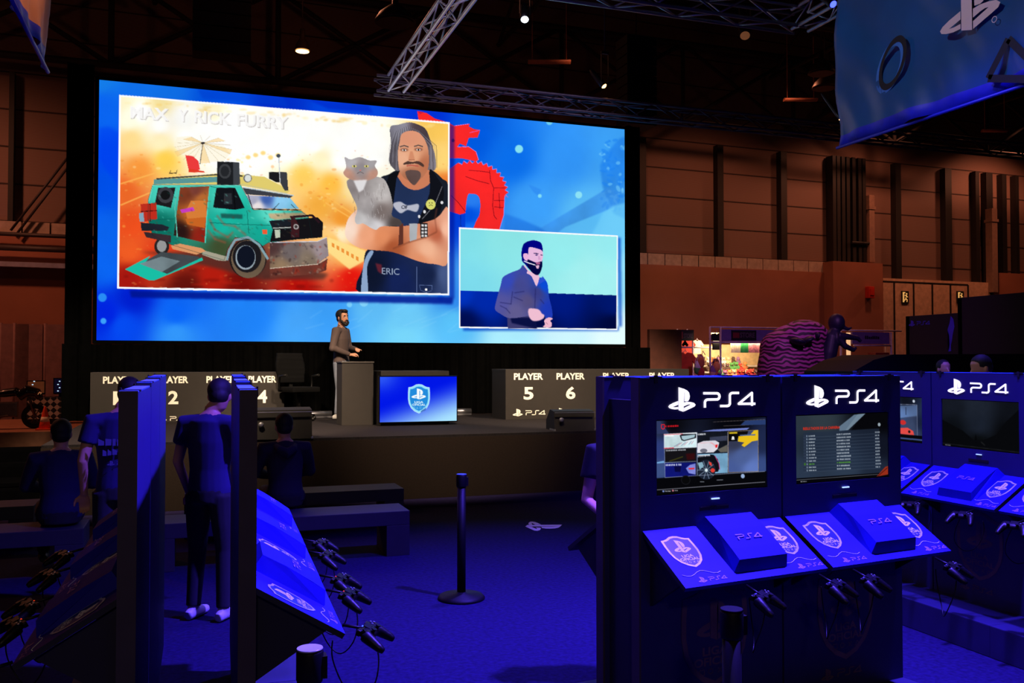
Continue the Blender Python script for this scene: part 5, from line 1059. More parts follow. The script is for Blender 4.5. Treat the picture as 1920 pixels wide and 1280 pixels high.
C_black = mat('black_tshirt', (14, 14, 18), .9); C_dark = mat('dark_trousers', (22, 22, 32), .9); C_light = mat('white_shirt', (215, 210, 225), .8); C_sh = mat('dark_shoes', (40, 40, 44), .5); C_pale = mat('pale_shoes', (190, 190, 190), .5)
# the speaker: turned to the right, right hand raised in front
q = onz(652, 783, SZ); px_, py_ = pz(640, 14.3)
face_dir = math.radians(-90 + 28)     # towards +x, slightly to the hall
# heading: body looks along local +Y
sp = person((px_, py_, SZ), math.radians(-122), 'bearded man in grey shirt talking with raised hands on the stage', C_grey, C_jean,
       J=dict(Le=(-.27, .02, 1.14), Lw=(-.10, .22, 1.12), Re=(.27, -.03, 1.13), Rw=(.10, .20, 1.03)), scale=.985,
       hair='quiff', face=True, turn=math.radians(-26), shoes=C_pale, hands={'L': ((.8, .5, .05), (.1, .3, 1)), 'R': ((-.5, .8, .1), (.4, .2, 1))}, voxel=.010, collar=True)
# people standing at the end of the left island, backs to us
def stand(px, Z, rz_deg, *a, **k):
    x, y = pz(px, Z); return person((x, y, 0), math.radians(rz_deg), *a, **k)
p1 = stand(228, 6.0, 5, 'person in printed blue t-shirt standing at left, seen from behind', C_blue, C_dark, J=dict(Lw=(-.24, .07, .88), Rw=(.14, .25, 1.0), Le=(-.25, -.03, 1.13), Re=(.27, 0, 1.12), head=(.06, .07, 1.60), neck=(.01, .02, 1.49)), scale=.90, sleeves='short', shoes=C_sh, turn=math.radians(-20), nod=-.25)
M_tprint = mat('shirt_print', (70, 70, 110), .8, vary=0)
for (sx, sz, w, h) in ((-.15, 1.24, .3, .05), (-.12, 1.17, .26, .045)):
    b = MB(); rg_ = random.Random(int(sz * 100)); x = sx
    while x < sx + w:
        ww = .02 + rg_.random() * .02; zz = sz + rg_.random() * .012
        b.face([(x, -.134, zz), (x + ww, -.134, zz), (x + ww, -.134, zz + h * (.5 + .5 * rg_.random())), (x, -.134, zz + h)]); x += ww + .008
    b.obj('back_print', M_tprint, p1)
decal('back_print', LOGO, M_tprint, p1, (-.09, -.134, 1.1), (1, 0, 0), (0, 0, 1), .036)
p2_ = stand(396, 5.9, -32, 'person in blue t-shirt standing between the left island posts, seen from behind', C_blue, C_dark, J=dict(Lw=(-.23, .10, .88), Rw=(.16, .27, 1.02), Le=(-.25, -.02, 1.13), Re=(.27, .02, 1.12), head=(.03, .07, 1.60), neck=(.0, .02, 1.49)), scale=.895, sleeves='short', shoes=C_pale, nod=-.3, turn=math.radians(20))
# seated pair on the benches
SIT = dict(hip=(0, 0, .47), waist=(0, .02, .60), chest=(0, .06, .79), sh=(0, .07, .92), neck=(0, .09, .99), head=(0, .12, 1.10), Ls=(-.19, .07, .90), Rs=(.19, .07, .90), Le=(-.25, .16, .68), Re=(.25, .16, .68), Lw=(-.08, .36, .62), Rw=(.08, .36, .62),
           Lh=(-.09, .02, .46), Rh=(.09, .02, .46), Lk=(-.12, .42, .48), Rk=(.12, .42, .48), La=(-.12, .40, .09), Ra=(.12, .40, .09))
x, y = pz(537, 8.0); boy = person((x, y, .035), math.radians(4), 'boy in dark hooded top sitting on the bench before the stage', C_navy, C_dark, J=SIT, scale=.955, shoes=C_sh, seated=True)
b = MB(); b.loft([(-.09, .03, .93), (-.06, -.045, .90), (0, -.075, .87), (.06, -.045, .90), (.09, .03, .93)], [.03, .042, .05, .042, .03], 12); fused(b, 'hood', C_navy, boy, .01, 2)
x, y = pz(117, 7.15); person((x, y, .035), math.radians(8), 'person in dark blue top sitting on the far left bench', mat('dark_blue_top', (22, 20, 70), .9), C_dark, J=SIT, scale=.955, shoes=C_sh, seated=True)
# youngster holding a controller at the back of the front island
x, y = pz(1168, 4.8)
yg = person((x, y, 0), math.radians(180 - 0), 'youngster in black t-shirt at the rear of the front island', C_black, C_dark, J=dict(Re=(.25, .0, 1.12), Rw=(.20, .26, 1.02), Lw=(-.16, .27, 1.02), Le=(-.25, .02, 1.12)), scale=.84, sleeves='short', shoes=C_pale)
# two people behind the right island
x, y = pz(1868, 8.8); person((x, y, 0), math.radians(75), 'person in white top leaning forward behind the right island', C_light, C_dark, J=dict(head=(0, .16, 1.60), neck=(0, .06, 1.48), sh=(0, .02, 1.41)), scale=1.0, nod=-.3)
x, y = pz(1768, 11.5); person((x, y, 0), math.radians(165), 'person facing us far behind the mountain scene kiosk', C_dark, C_dark, scale=.97)
# ------------------------------------------------------------------ back wall of the hall (turned two degrees from the stage)
WA = math.radians(2.0); WB = Vector(pz(1400, 30)); WD = Vector((math.cos(WA), math.sin(WA))); WN = Vector((math.sin(WA), -math.cos(WA)))
MW = Matrix.Translation((WB.x, WB.y, 0)) @ Matrix.Rotation(WA, 4, 'Z')
def onw(px, py, d=0.0):
    """photo point on the wall plane (d metres in front) -> (along, height)"""
    r = ray(px, py); nrm = Vector((WN.x, WN.y, 0)); P = Vector((WB.x, WB.y, 0)) + nrm * d
    t = (P - O).dot(nrm) / r.dot(nrm); q = O + r * t; return (Vector((q.x, q.y)) - WB).dot(WD), q.z
def wobj(b, name, m): return b.obj(name, m, None, MW)
def corr():
    m = wave_mat('ribbed_cladding', (112, 86, 76), (128, 100, 90), 9.0, .7, 'Z', 0, (.2, .8)); return m
M_clad = corr(); M_low = mat('lower_wall_board', (150, 92, 70), .8, vary=.18, scale=.6); M_cap_ = mat('wall_ledge', (172, 150, 136), .7); M_col = mat('wall_column_black', (20, 16, 16), .6); M_door = mat('door_cream', (205, 168, 140), .7); M_duct = mat('pale_duct', (140, 112, 98), .5)
EAVE = (onw(1280, 262)[1] + onw(60, 152)[1]) / 2
LOWZ = onw(1300, 502)[1]
b = MB(); b.box(-36, 24, 0, .3, 0, 13.5); b.mi = 1; [b.box(-36, 24, -.012, 0, z, z + .035) for z in np.arange(4.2, 13, .92)]; o = wobj(b, 'wall_back', [M_clad, mat('cladding_seam', (50, 36, 32), .8)]); tag(o, kind='structure')
b = MB(); sA, sB = onw(1190, 500)[0] - 26, onw(1560, 500)[0]; b.box(sA - 6, sB, -.35, 0, 0, LOWZ); 
b.mi = 1
for k in range(60):
    s0 = sB - .62 * (k + 1); b.box(s0 + .02, s0 + .60, -.30, 0, LOWZ, LOWZ + .36)
o = wobj(b, 'wall_lower', [M_low, M_cap_]); tag(o, kind='structure')
b = MB(); sC, sD = onw(1562, 500, .8)[0], onw(1655, 500, .8)[0]; zC = onw(1600, 491, .8)[1]; b.box(sC, sD, -.8, 0, 0, zC); o = wobj(b, 'wall_pier', M_low); tag(o, kind='structure')
# cream door wall
sE, sF = onw(1656, 530, .3)[0], onw(1856, 530, .3)[0]; zE = onw(1700, 523, .3)[1]
b = MB(); b.box(sE, sF, -.3, 0, 0, zE); b.mi = 1
for px in (1676.5, 1713, 1748, 1782, 1815): s0 = onw(px, 560, .3)[0]; b.box(s0 - .035, s0 + .035, -.312, -.3, 0, zE - .12); b.box(s0 - 1.1, s0 - .0, -.31, -.3, zE - .14, zE - .09)
o = wobj(b, 'door_1', [M_door, M_col]); tag(o, kind='structure')
b = MB(); s1 = onw(1873, 520, .4)[0]; b.box(s1, s1 + 12, -.4, 0, 0, onw(1890, 512, .4)[1]); o = wobj(b, 'wall_right', M_low); tag(o, kind='structure')
# columns and pipes on the cladding
for k, (xa, xb_) in enumerate(((1192, 1212), (1346, 1357), (1465, 1476), (1680, 1690), (1773, 1785), (1830, 1837), (1850, 1862), (1880, 1888), (1905, 1911), (14, 24), (-60, -48))):
    sa, sb = onw(xa, 400, .25)[0], onw(xb_, 400, .25)[0]; b = MB(); b.box(sa, sb, -.25, 0, LOWZ - .3 if xa < 1560 else 3.0, EAVE); o = wobj(b, 'trim_%d' % (k + 1), M_col); tag(o, kind='structure')
b = MB()
for px in (1566, 1574, 1583, 1592, 1603, 1614, 1622): s0 = onw(px, 400, .4)[0]; b.box(s0 - .09, s0 + .05, -.4, -.05, LOWZ, EAVE)
b.cyl((onw(1596, 400, .45)[0], -.45, 5.8), (onw(1634, 400, .45)[0], -.45, 5.8), .05, 8); o = wobj(b, 'trim_20', M_col); tag(o, kind='structure')
for k, (xa, xb_, yt, yb, lab) in enumerate(((1630, 1641, 365, 492, 'tall pale ventilation duct on wall above the brown pier'), (1860, 1872, 390, 548, 'tall pale ventilation duct at far right of the wall'))):
    sa, zt_ = onw(xa, yt, .5); sb, zb2 = onw(xb_, yb, .5); b = MB(); b.box(sa, sb, -.5, -.2, zb2, zt_, bevel=.02); b.box(sa - .03, sb + .03, -.53, -.17, zt_ - .5, zt_ - .4); o = wobj(b, 'ventilation_duct', M_duct); tag(o, lab, 'duct')
# exit signs: running figure
M_exit = mat('exit_sign_dark', (24, 34, 22), .5, vary=0); M_exl = mat('exit_sign_lit', (250, 215, 130), .5, emit=.55, ecol=(240, 190, 110), vary=0)
for px, lab in ((1697.5, 'emergency exit sign with running figure on the cream wall'), (1801, 'emergency exit sign just above the large black booth wall')):
    s0, z0 = onw(px, 557, .34); b = MB(); b.box(s0 - .16, s0 + .16, -.34, -.3, z0 - .22, z0 + .22); b.mi = 1
    F = lambda P: b.face([(s0 + x, -.343, z0 + z) for x, z in P])
    F([(-.12, -.18), (-.05, -.18), (-.05, .18), (-.12, .18)]); F([(-.12, .14), (.0, .14), (.0, .18), (-.12, .18)])
    for q in stroke([(-.03, .07), (.05, .06), (.02, -.05), (.08, -.09), (.07, -.17)], .035) + stroke([(.05, .06), (.11, .0)], .03) + stroke([(.02, -.05), (-.04, -.12)], .035): F(q)
    F([(.06 + .035 * math.cos(a), .12 + .035 * math.sin(a)) for a in np.linspace(0, 2 * math.pi, 9)[:-1]])
    o = wobj(b, 'exit_sign', [M_exit, M_exl]); tag(o, lab, 'exit sign')
s0, z0 = onw(1631, 548, .9); b = MB(); b.box(s0 - .12, s0 + .12, -1.0, -.8, z0 - .2, z0 + .2, bevel=.03); b.box(s0 - .08, s0 + .08, -1.02, -1.0, z0 - .1, z0 + .1); o = wobj(b, 'alarm_box', mat('alarm_red', (190, 40, 20), .5)); tag(o, 'red alarm box fixed high on the brown pier', 'alarm')
# left wall details: pipes, lit duct, panels
M_pipe = mat('wall_pipe', (50, 38, 40), .6)
for (ya, yb, rr, lab) in ((436, 440, .05, 'upper dark pipe running along the far left wall'), (462, 466, .07, 'middle dark pipe running along the far left wall')):
    a1, a2 = onw(-40, ya, .6), onw(124, yb, .6); b = MB(); b.cyl((a1[0], -.6, a1[1]), (a2[0] + 1.5, -.6, a1[1]), rr, 12); o = wobj(b, 'wall_pipe', M_pipe); tag(o, lab, 'pipe')
    for k in range(3): pass
a1, a2 = onw(-40, 488, .7), onw(126, 503, .7); b = MB(); b.box(a1[0], a2[0] + 1, -.7, -.37, a2[1], a1[1]); o = wobj(b, 'air_duct', mat('silver_duct', (170, 165, 190), .35, .3)); tag(o, 'wide silvery air duct along the far left wall', 'duct')
b = MB()
for (p1_, p2__) in (((126, 292), (20, 432)), ((126, 310), (30, 440))):
    A_, B2 = onw(*p1_, .5), onw(*p2__, .5); b.cyl((A_[0] + .3, -.5, A_[1] + .4), (B2[0], -.5, B2[1]), .03, 8)
o = wobj(b, 'brace_cable', M_pipe); tag(o, 'pair of slanting brace cables across the upper left wall', 'cable')
for px in (0, 26, 84):
    a1 = onw(px, 640, .5); b = MB(); a2 = onw(px + 56, 640, .5); b.box(a1[0], a2[0] - .03, -.45, -.38, 0, onw(40, 607, .5)[1]); b.cyl((a1[0], -.42, 0), (a1[0], -.42, onw(40, 605, .5)[1]), .04, 8)
    o = wobj(b, 'partition_panel', mat('grey_partition', (130, 92, 92), .7)); tag(o, {0: 'leftmost tall partition panel by the far left wall', 26: 'second tall partition panel from the left wall end', 84: 'tall partition panel next to the black curtain edge'}[px], 'partition')
# ------------------------------------------------------------------ roof: dark deck, girders, trusses
b = MB(); b.box(-26, 48, -8, 32, 13.2, 13.4); o = b.obj('ceiling', mat('roof_deck', (40, 34, 34), .9)); tag(o, kind='structure')
def girder(A, B_, h, n, r, name, m):
    A, B_ = Vector(A), Vector(B_); b = MB(); up = Vector((0, 0, h)); b.cyl(A, B_, r, 6); b.cyl(A + up, B_ + up, r, 6)
    for k in range(n):
        p = A.lerp(B_, k / n); q = A.lerp(B_, (k + 1) / n); b.cyl(p, q + up, r * .7, 6); b.cyl(q, p + up, r * .7, 6); b.cyl(p, p + up, r * .8, 6)
    return b.obj(name, m)
for k, (yy, zz) in enumerate(((24.2, 9.0), (19, 10.2), (13.5, 10.2), (8, 10.2))):
    o = girder((-22, yy, zz), (42, yy, zz), 2.4, 16, .09, 'beam_%d' % (k + 1), M_girder); tag(o, kind='structure')
for k, xx in enumerate((-10, -1, 8, 17, 26)):
    o = girder((xx, 2, 10.6), (xx, 24, 10.6), 2.0, 7, .07, 'beam_%d' % (k + 10), M_girder); tag(o, kind='structure')
def truss(name, A, B_, w, label, seg=.45, m=None):
    A, B_ = Vector(A), Vector(B_); d = (B_ - A); L = d.length; d.normalize(); s = d.cross(Vector((0, 0, 1))).normalized() * (w / 2); u = Vector((0, 0, w / 2)); c = [s + u, s - u, -s - u, -s + u]
    r = empty(name, A, 0, label, 'truss', None); n = max(2, int(L / seg))
    b = MB()
    for o_ in c: b.cyl(o_, d * L + o_, .026, 8)
    b.obj('chords', m or M_alu, r)
    b = MB()
    for k in range(n):
        p, q = d * (L * k / n), d * (L * (k + 1) / n)
        for i in range(4):
            a, e = c[i], c[(i + 1) % 4]; b.cyl(p + a, q + e, .012, 6) if (k + i) % 2 else b.cyl(p + e, q + a, .012, 6)
    b.obj('braces', m or M_alu, r); return r
tl = ony(738, 163, 14.5); TZ = tl.z
truss('lighting_truss', (tl.x - .3, 14.5, TZ), (30, 14.5, TZ), .25, 'long aluminium truss running across above the video wall', m=mat('truss_shade', (84, 74, 90), .45, .5))  # darker copy of the truss aluminium, shade put into its colour
truss('lighting_truss', (tl.x, 14.3, TZ), (tl.x, 3.0, TZ), .25, 'bright aluminium truss coming overhead from the top of video wall')
cz = onz(1500, 38, 6.4)
truss('lighting_truss', (cz.x - 7, cz.y, 6.4), (cz.x, cz.y, 6.4), .27, 'dim truss at the top edge right of the bright truss')
truss('lighting_truss', (cz.x, cz.y, 6.4), (cz.x, 4.0, 6.4), .27, 'blue lit truss corner at the top edge beside the blue banner')
# hoists and line array blocks
def hang(px, py0, py1, pxw, Z, name, label, cat, m, fins=6):
    A_, B2 = dep(px, py0, Z), dep(px + pxw, py1, Z); top = max(A_.z, B2.z); bot = min(A_.z, B2.z); w = abs((Vector(B2) - Vector(A_)).xy.length); r = empty(name, (A_.x, A_.y, bot), -TH + TH, label, cat)
    b = MB(); h = top - bot
    for k in range(fins): b.box(0, w, 0, .5, h * k / fins + .01, h * (k + 1) / fins - .01, bevel=.01)
    b.obj('cabinets', m, r); b = MB(); b.cyl((w / 2, .25, h), (w / 2, .25, h + 2.0), .015, 6); b.obj('hoist_chain', m, r); return r
M_arr = mat('array_black', (5, 5, 5), .7)
hang(362, -60, 96, 106, 17.5, 'line_array', 'black block of hanging loudspeakers at the top, left of the lamp', 'speaker', M_arr)
hang(1176, 62, 232, 62, 17.6, 'line_array', 'black hanging loudspeaker column above the right end of video wall', 'speaker', M_arr, 9)
# lamps
M_lamp = mat('lamp_glow', (255, 235, 200), .5, emit=9.0, ecol=(255, 190, 110), vary=0); M_lamp2 = mat('spot_glow', (220, 240, 255), .5, emit=5.0, vary=0); M_lamp3 = mat('warm_spot_glow', (255, 210, 150), .5, emit=7.0, ecol=(255, 170, 100), vary=0); M_lamp4 = mat('blue_spot_glow', (60, 60, 255), .5, emit=9.0, ecol=(40, 50, 255), vary=0); M_shade = mat('lamp_shade', (70, 52, 44), .5, .3)
def bay(px, py, Z, R_, label, lit):
    c = dep(px, py, Z); r = empty('high_bay_lamp', c, 0, label, 'lamp', 'high bay lamps')
    b = MB(); b.lathe((0, 0, 0), [(R_ * 1.02, 0), (R_, .03), (R_ * .8, .16), (R_ * .35, .3), (.06, .34), (.06, .5)], 28); b.obj('shade', M_shade, r)
    b = MB(); b.lathe((0, 0, -.02), [(R_ * .9, .0), (R_ * .5, .012), (.01, .014)], 28); b.obj('lens', M_lamp if lit else M_shade, r)
    b = MB(); b.cyl((0, 0, .5), (0, 0, max(1.0, 12 - c.z)), .015, 6); b.obj('suspension_rod', M_shade, r); return c
cL = bay(567, 95, 21, .17, 'glowing orange high bay lamp above the left half of video wall', True)
for px, py, Z, R_, lab in ((741, 42, 17, .38, 'unlit round high bay lamp above the bright truss'), (1546, 165, 24.9, .33, 'unlit round high bay lamp left of blue banner, lowest but one'), (1540, 137, 21, .3, 'unlit round high bay lamp left of blue banner, upper'), (1556, 215, 30, .3, 'unlit small round high bay lamp left of the blue banner, lowest')): bay(px, py, Z, R_, lab, False)
def lamp_spot(px, py, Z, m, R_, label, tilt=(20, 0), col=None):
    c = dep(px, py, Z); r = empty('stage_light', c, 0, label, 'spotlight', 'spotlights under the roof'); Rm = Matrix.Rotation(math.radians(tilt[0]), 4, 'X') @ Matrix.Rotation(math.radians(tilt[1]), 4, 'Y')
    b = MB(); b.lathe((0, 0, .02), [(R_ * 1.15, 0), (R_ * 1.2, .1), (R_ * .9, .35), (R_ * .5, .42)], 18); b.bm.transform(Rm); b.obj('housing', M_blackm, r)
    b = MB(); b.lathe((0, 0, 0), [(R_, .02), (R_ * .6, .0), (.005, -.004)], 18); b.bm.transform(Rm); b.obj('lens', m, r)
    b = MB(); b.box(-R_ * 1.4, -R_ * 1.3, -.02, .02, .1, .6); b.box(R_ * 1.3, R_ * 1.4, -.02, .02, .1, .6); b.box(-R_ * 1.4, R_ * 1.4, -.02, .02, .58, .62); b.cyl((0, 0, .6), (0, 0, 13.2 - c.z), .012, 6); b.obj('yoke', M_blackm, r)
lamp_spot(984, 38, 14, M_lamp2, .06, 'small white spotlight at the top, right of the bright truss', (-35, 10))
lamp_spot(1134, 163, 15.9, M_lamp3, .05, 'small warm spotlight above the video wall right half', (-30, -25))
lamp_spot(1564, 9, 11.5, M_lamp4, .045, 'bright blue spotlight at the top edge touching the banner', (-50, 0))
lamp_spot(1577, 226, 8.6, M_lamp3, .012, 'tiny lit spotlight at the lower left corner of blue banner', (-40, 0))
lamp_spot(1397, 68, 17, mat('dim_spot', (130, 80, 50), .4, emit=.5, vary=0), .09, 'dim spotlight between trusses at the top right', (-35, 20))
for (xa, ya, xb_, yb, Z, lab) in ((1470, 187, 1532, 195, 27, 'unlit tube lamp fixture below the roof left of banner'), (1842, 245, 1888, 251, 30, 'unlit tube lamp fixture at far right below the banner'), (990, 116, 1070, 127, 24, 'long dim tube fixture above the video wall right half')):
    A_, B2 = dep(xa, ya, Z), dep(xb_, yb, Z); B2.z = A_.z; r = Matrix.Translation(A_) ; b = MB(); d = B2 - A_; b.loft([A_, B2], [(.12, .05)] * 2, 8, xaxis=(0, 1, 0)); [b.cyl(A_.lerp(B2, t), A_.lerp(B2, t) + Vector((0, 0, 13.19 - A_.z)), .012, 6) for t in (.1, .9)]; o = b.obj('tube_fixture', mat('tube_fixture', (190, 120, 90), .5)); tag(o, lab, 'lamp', 'tube fixtures')
# ------------------------------------------------------------------ banners
def banner(name, x, pa, pb, ztop, label, m_cloth, m_edge, folds, flip=1, hem=.1):
    """cloth in the plane x = const between photo points pa (far) and pb (near) of its lower edge"""
    A_, B2 = onx(*pa, x), onx(*pb, x); zb_ = (A_.z + B2.z) / 2; n, mrows = 60, 30
    r = empty(name, (x, A_.y, zb_), 0, label, 'banner'); L = B2.y - A_.y; b = MB(); G = []
    for j in range(mrows + 1):
        row = []
        for i in range(n + 1):
            t = i / n; v = j / mrows; fold = folds * (1 - v) ** .8
            row.append(b.bm.verts.new((flip * fold * (.5 * math.sin(9 * (v * 1.6 + t) + 1) + .3 * math.sin(23 * (v * 1.4 + t * 1.1)) + .25 * math.sin(41 * t + v * 9) * math.exp(-8 * v)), L * t, v * (ztop - zb_))))
        G.append(row)
    for j in range(mrows):
        b.mi = 1 if j == 0 and hem else 0
        for i in range(n): f = b.bm.faces.new((G[j][i], G[j][i + 1], G[j + 1][i + 1], G[j + 1][i])); f.smooth = True; f.material_index = b.mi
    o = link('cloth', b.mesh('cloth'), [m_cloth, m_edge], r); so = o.modifiers.new('s', 'SOLIDIFY'); so.thickness = .004
    b = MB(); b.cyl((0, 0, -.012), (0, L, -.012), .012, 10); b.obj('bottom_bar', m_edge, r)
    b = MB(); b.cyl((0, 0, ztop - zb_), (0, L, ztop - zb_), .03, 10); b.obj('top_bar', m_edge, r)
    return r, L, zb_
M_ban = mat('banner_blue', (12, 74, 132), .4, vary=.25, scale=1.2); M_bane = mat('banner_edge', (30, 40, 190), .5); M_glyph = mat('glyph_dark', (8, 14, 30), .5); M_glyl = mat('glyph_light', (50, 110, 190), .5); M_bpink = mat('banner_logo_print', (215, 190, 195), .5, vary=0)
BX = plan((1568 - 960) / FPX * 7.6, 7.6)[0]
rb, L, zb_ = banner('hanging_banner', BX, (1569, 273), (2000, 132), 6.3, 'large blue banner with white logo and dark ring, upper right corner', M_ban, M_bane, .05)
def onban(px, py): q = onx(px, py, BX); return Vector((-.035, q.y - rb.location.y, q.z - rb.location.z))
c_ = onban(1680, 119); e1 = onban(1713, 119); e2 = onban(1680, 70)
def ringshape(c, ry, rz, k, m, name, dx=0, rot=.0):
    b = MB(); N = 40; P = [];
    for i in range(N):
        a = 2 * math.pi * i / N; y, z = math.cos(a), math.sin(a); y2, z2 = y * ry, z * rz; P.append((y2 * math.cos(rot) - z2 * math.sin(rot), y2 * math.sin(rot) + z2 * math.cos(rot)))
    for i in range(N):
        (y0, z0), (y1, z1) = P[i], P[(i + 1) % N]; b.face([(c.x + dx, c.y + y0, c.z + z0), (c.x + dx, c.y + y1, c.z + z1), (c.x + dx, c.y + y1 * k, c.z + z1 * k), (c.x + dx, c.y + y0 * k, c.z + z0 * k)])
    b.obj(name, m, rb)
ry = abs(e1.y - c_.y); rz_ = abs(e2.z - c_.z)
ringshape(c_ + Vector((0, .03, -.02)), ry * .72, rz_ * 1.02, .76, M_glyl, 'circle_bevel', .002, .5); ringshape(c_, ry * .70, rz_ * 1.02, .76, M_glyph, 'circle_symbol', 0, .5)  # the offset light blue ring is the printed bevel of the circle
b = MB()
T_ = [onban(1860, 148), onban(1898, 74), onban(1975, 150), onban(1860, 148)]
for a_, e_ in zip(T_[:-1], T_[1:]):
    for q in stroke([(a_.y, a_.z), (e_.y, e_.z)], .05): b.face([(a_.x, y, z) for y, z in q])
b.obj('triangle_symbol', M_glyph, rb)
lo, hi = onban(1773, 78), onban(1775, -20)
w_ = abs(onban(1880, 30).y - onban(1775, 62).y)
decal('console_mark', STATION, M_bpink, rb, Vector((-.05, lo.y, lo.z - .02)), (0, -1, 0.0), (0, 0, 1), w_ * 1.08 / 1.38)
b = MB(); cR = onban(1875, 38)
for i in range(16):
    a0, a1_ = 2 * math.pi * i / 16, 2 * math.pi * (i + 1) / 16; b.face([(-.05, cR.y + .022 * math.cos(a0), cR.z + .022 * math.sin(a0)), (-.05, cR.y + .022 * math.cos(a1_), cR.z + .022 * math.sin(a1_)), (-.05, cR.y + .017 * math.cos(a1_), cR.z + .017 * math.sin(a1_)), (-.05, cR.y + .017 * math.cos(a0), cR.z + .017 * math.sin(a0))])
b.obj('registered_mark', M_bpink, rb)
BXL = plan((90 - 960) / FPX * 6.0, 6.0)[0]
banner('hanging_banner', BXL, (90, 124), (14, -10), 6.3, 'corner of a banner lit orange in the upper left corner', mat('banner_tan', (170, 120, 90), .45, vary=.3, scale=2), M_bane, .035, -1)
# ------------------------------------------------------------------ booths at the right rear
M_booth = mat('booth_black', (12, 12, 24), .7)
def boothwall(pa, pb, x, label, z_extra=0):
    A_, B2 = onx(*pa, x), onx(*pb, x); z = (A_.z + B2.z) / 2; r = empty('booth_wall', (x, A_.y, 0), 0, label, 'booth')
    b = MB(); b.box(0, .12, B2.y - A_.y, 0, 0, z, bevel=.01); b.obj('board', M_booth, r); b = MB(); b.box(0, 3.0, -.12, 0, 0, z, bevel=.01); b.obj('return_board', M_booth, r); return r, z
r1, z1_ = boothwall((1698, 592), (1800, 587), 14.9, 'lower black booth wall with small console lettering')
r2, z2_ = boothwall((1795, 559), (1990, 541), 14.4, 'taller black booth wall at the right edge')
M_dimblue = mat('dim_blue_print', (60, 50, 200), .6, vary=0)
q = onx(1704, 612, 14.9); q2 = onx(1744, 612, 14.9)
decal('console_logo', LOGO, M_dimblue, r1, (-.004, q.y - r1.location.y, q.z), (0, -1, 0), (0, 0, 1), abs(q2.y - q.y) / 4.6)
# blue figure print on the lower booth wall
P = [(1783, 592), (1788, 598), (1790, 612), (1787, 625), (1785, 640), (1783, 648), (1784, 658), (1778, 659), (1781, 648), (1780, 630), (1777, 618), (1781, 605)]
b = MB(); b.face([(-.006, onx(*p_, 14.9).y - r1.location.y, onx(*p_, 14.9).z) for p_ in P]); bmesh.ops.triangulate(b.bm, faces=b.bm.faces[:]); b.obj('figure_print', M_dimblue, r1)
# dark covered ramp shape before the booth
a1 = dep(1600, 690, 14); a2 = dep(1700, 664, 14)
b = MB(); pr_ = [(0, 0), (0, a1.z - .05), (abs(a2.x - a1.x) * .5, (a1.z + a2.z) / 2 + .02), (abs(a2.x - a1.x), a2.z), (abs(a2.x - a1.x) + 2.8, a2.z + .02), (abs(a2.x - a1.x) + 2.8, 0)]
b.face([(x, 0, z) for x, z in pr_]); b.face([(x, 1.2, z) for x, z in pr_][::-1])
for k in range(len(pr_)):
    (xa, za), (xb_, zb2) = pr_[k], pr_[(k + 1) % len(pr_)]; b.face([(xa, 0, za), (xa, 1.2, za), (xb_, 1.2, zb2), (xb_, 0, zb2)])
bmesh.ops.remove_doubles(b.bm, verts=b.bm.verts[:], dist=1e-4); o = b.obj('covered_counter', M_booth); o.location = (a1.x, a1.y, 0); tag(o, 'black sloping covered counter behind the right island', 'counter')
# ------------------------------------------------------------------ shop stall
M_ssign = mat('stall_fascia', (110, 92, 140), .7); M_sblack = mat('shop_sign_black', (14, 12, 14), .6); M_sred = mat('shop_sign_red', (120, 30, 30), .6, vary=0); M_sgrey = mat('shop_sign_grey', (90, 78, 80), .6, vary=0); M_frame = mat('stall_frame', (190, 180, 190), .4, .3)
SY = 19.6
def sp_(px, py, y=SY): return ony(px, py, y)
M_glowp = mat('stall_lamp', (255, 220, 160), .5, emit=3.0, ecol=(255, 200, 130), vary=0)
a1 = sp_(1350, 617); a2 = sp_(1438, 640)
r = empty('shop_stall', (a1.x, SY, 0), 0, 'shop stall frame with purple fascia and black sign reading STORE', 'stall')
w = a2.x - a1.x; zt_, zl = a1.z, a2.z
b = MB(); b.box(0, w + 1.2, 0, .05, zl, zt_); b.obj('fascia', M_ssign, r)
b = MB(); 
for xx in (-.3, 0, w + 1.2): b.cyl((xx, -.02, 0), (xx, -.02, zt_ + .06), .025, 8); b.cyl((xx, 1.6, 0), (xx, 1.6, zt_ + .06), .025, 8)
b.cyl((-.3, -.02, zt_ + .05), (w + 1.2, -.02, zt_ + .05), .02, 8); b.cyl((-.3, -.02, zl - .03), (w + 1.2, -.02, zl - .03), .02, 8); b.obj('frame', M_frame, r)
s1, s2 = sp_(1371, 618).x - a1.x, sp_(1417, 637).x - a1.x; b = MB(); b.box(s1, s2, -.03, 0, zl + .03, zt_ - .02); sg = b.obj('sign_board', M_sblack, r)
text('sign_lettering', 'STORE', M_sgrey, sg, (s1 + (s2 - s1) * .33, -.034, zl + .09), (1, 0, 0), (0, 0, 1), (s2 - s1) * .6, .13, .03); b = MB(); b.box(s1 + .03, s1 + (s2 - s1) * .3, -.034, -.03, zl + .08, zt_ - .08); b.obj('sign_emblem', M_sred, sg)
b = MB(); b.box(-.3, w + 1.2, 1.58, 1.62, 0, zl - .05); b.obj('rear_grid', mat('grid_backing', (225, 195, 150), .7), r)
b = MB(); b.box(-.2, w + 1.1, .4, .85, 1.22, 1.26); b.box(-.2, w + 1.1, .86, 1.15, 1.40, 1.44); b.box(-.2, w + 1.1, 1.16, 1.5, 1.56, 1.6); b.obj('display_shelf', mat('shelf_white', (200, 190, 180), .6), r)
area('stall_light', (a1.x + w * .4, SY + .15, 2.3), (a1.x + w * .4, SY + 1.3, 1.4), 60, (1, .72, .42), 1.4, .3)
b = MB(); b.box(.2, w + .8, .7, .78, 2.4, 2.44); b.obj('light_strip', M_glowp, r)
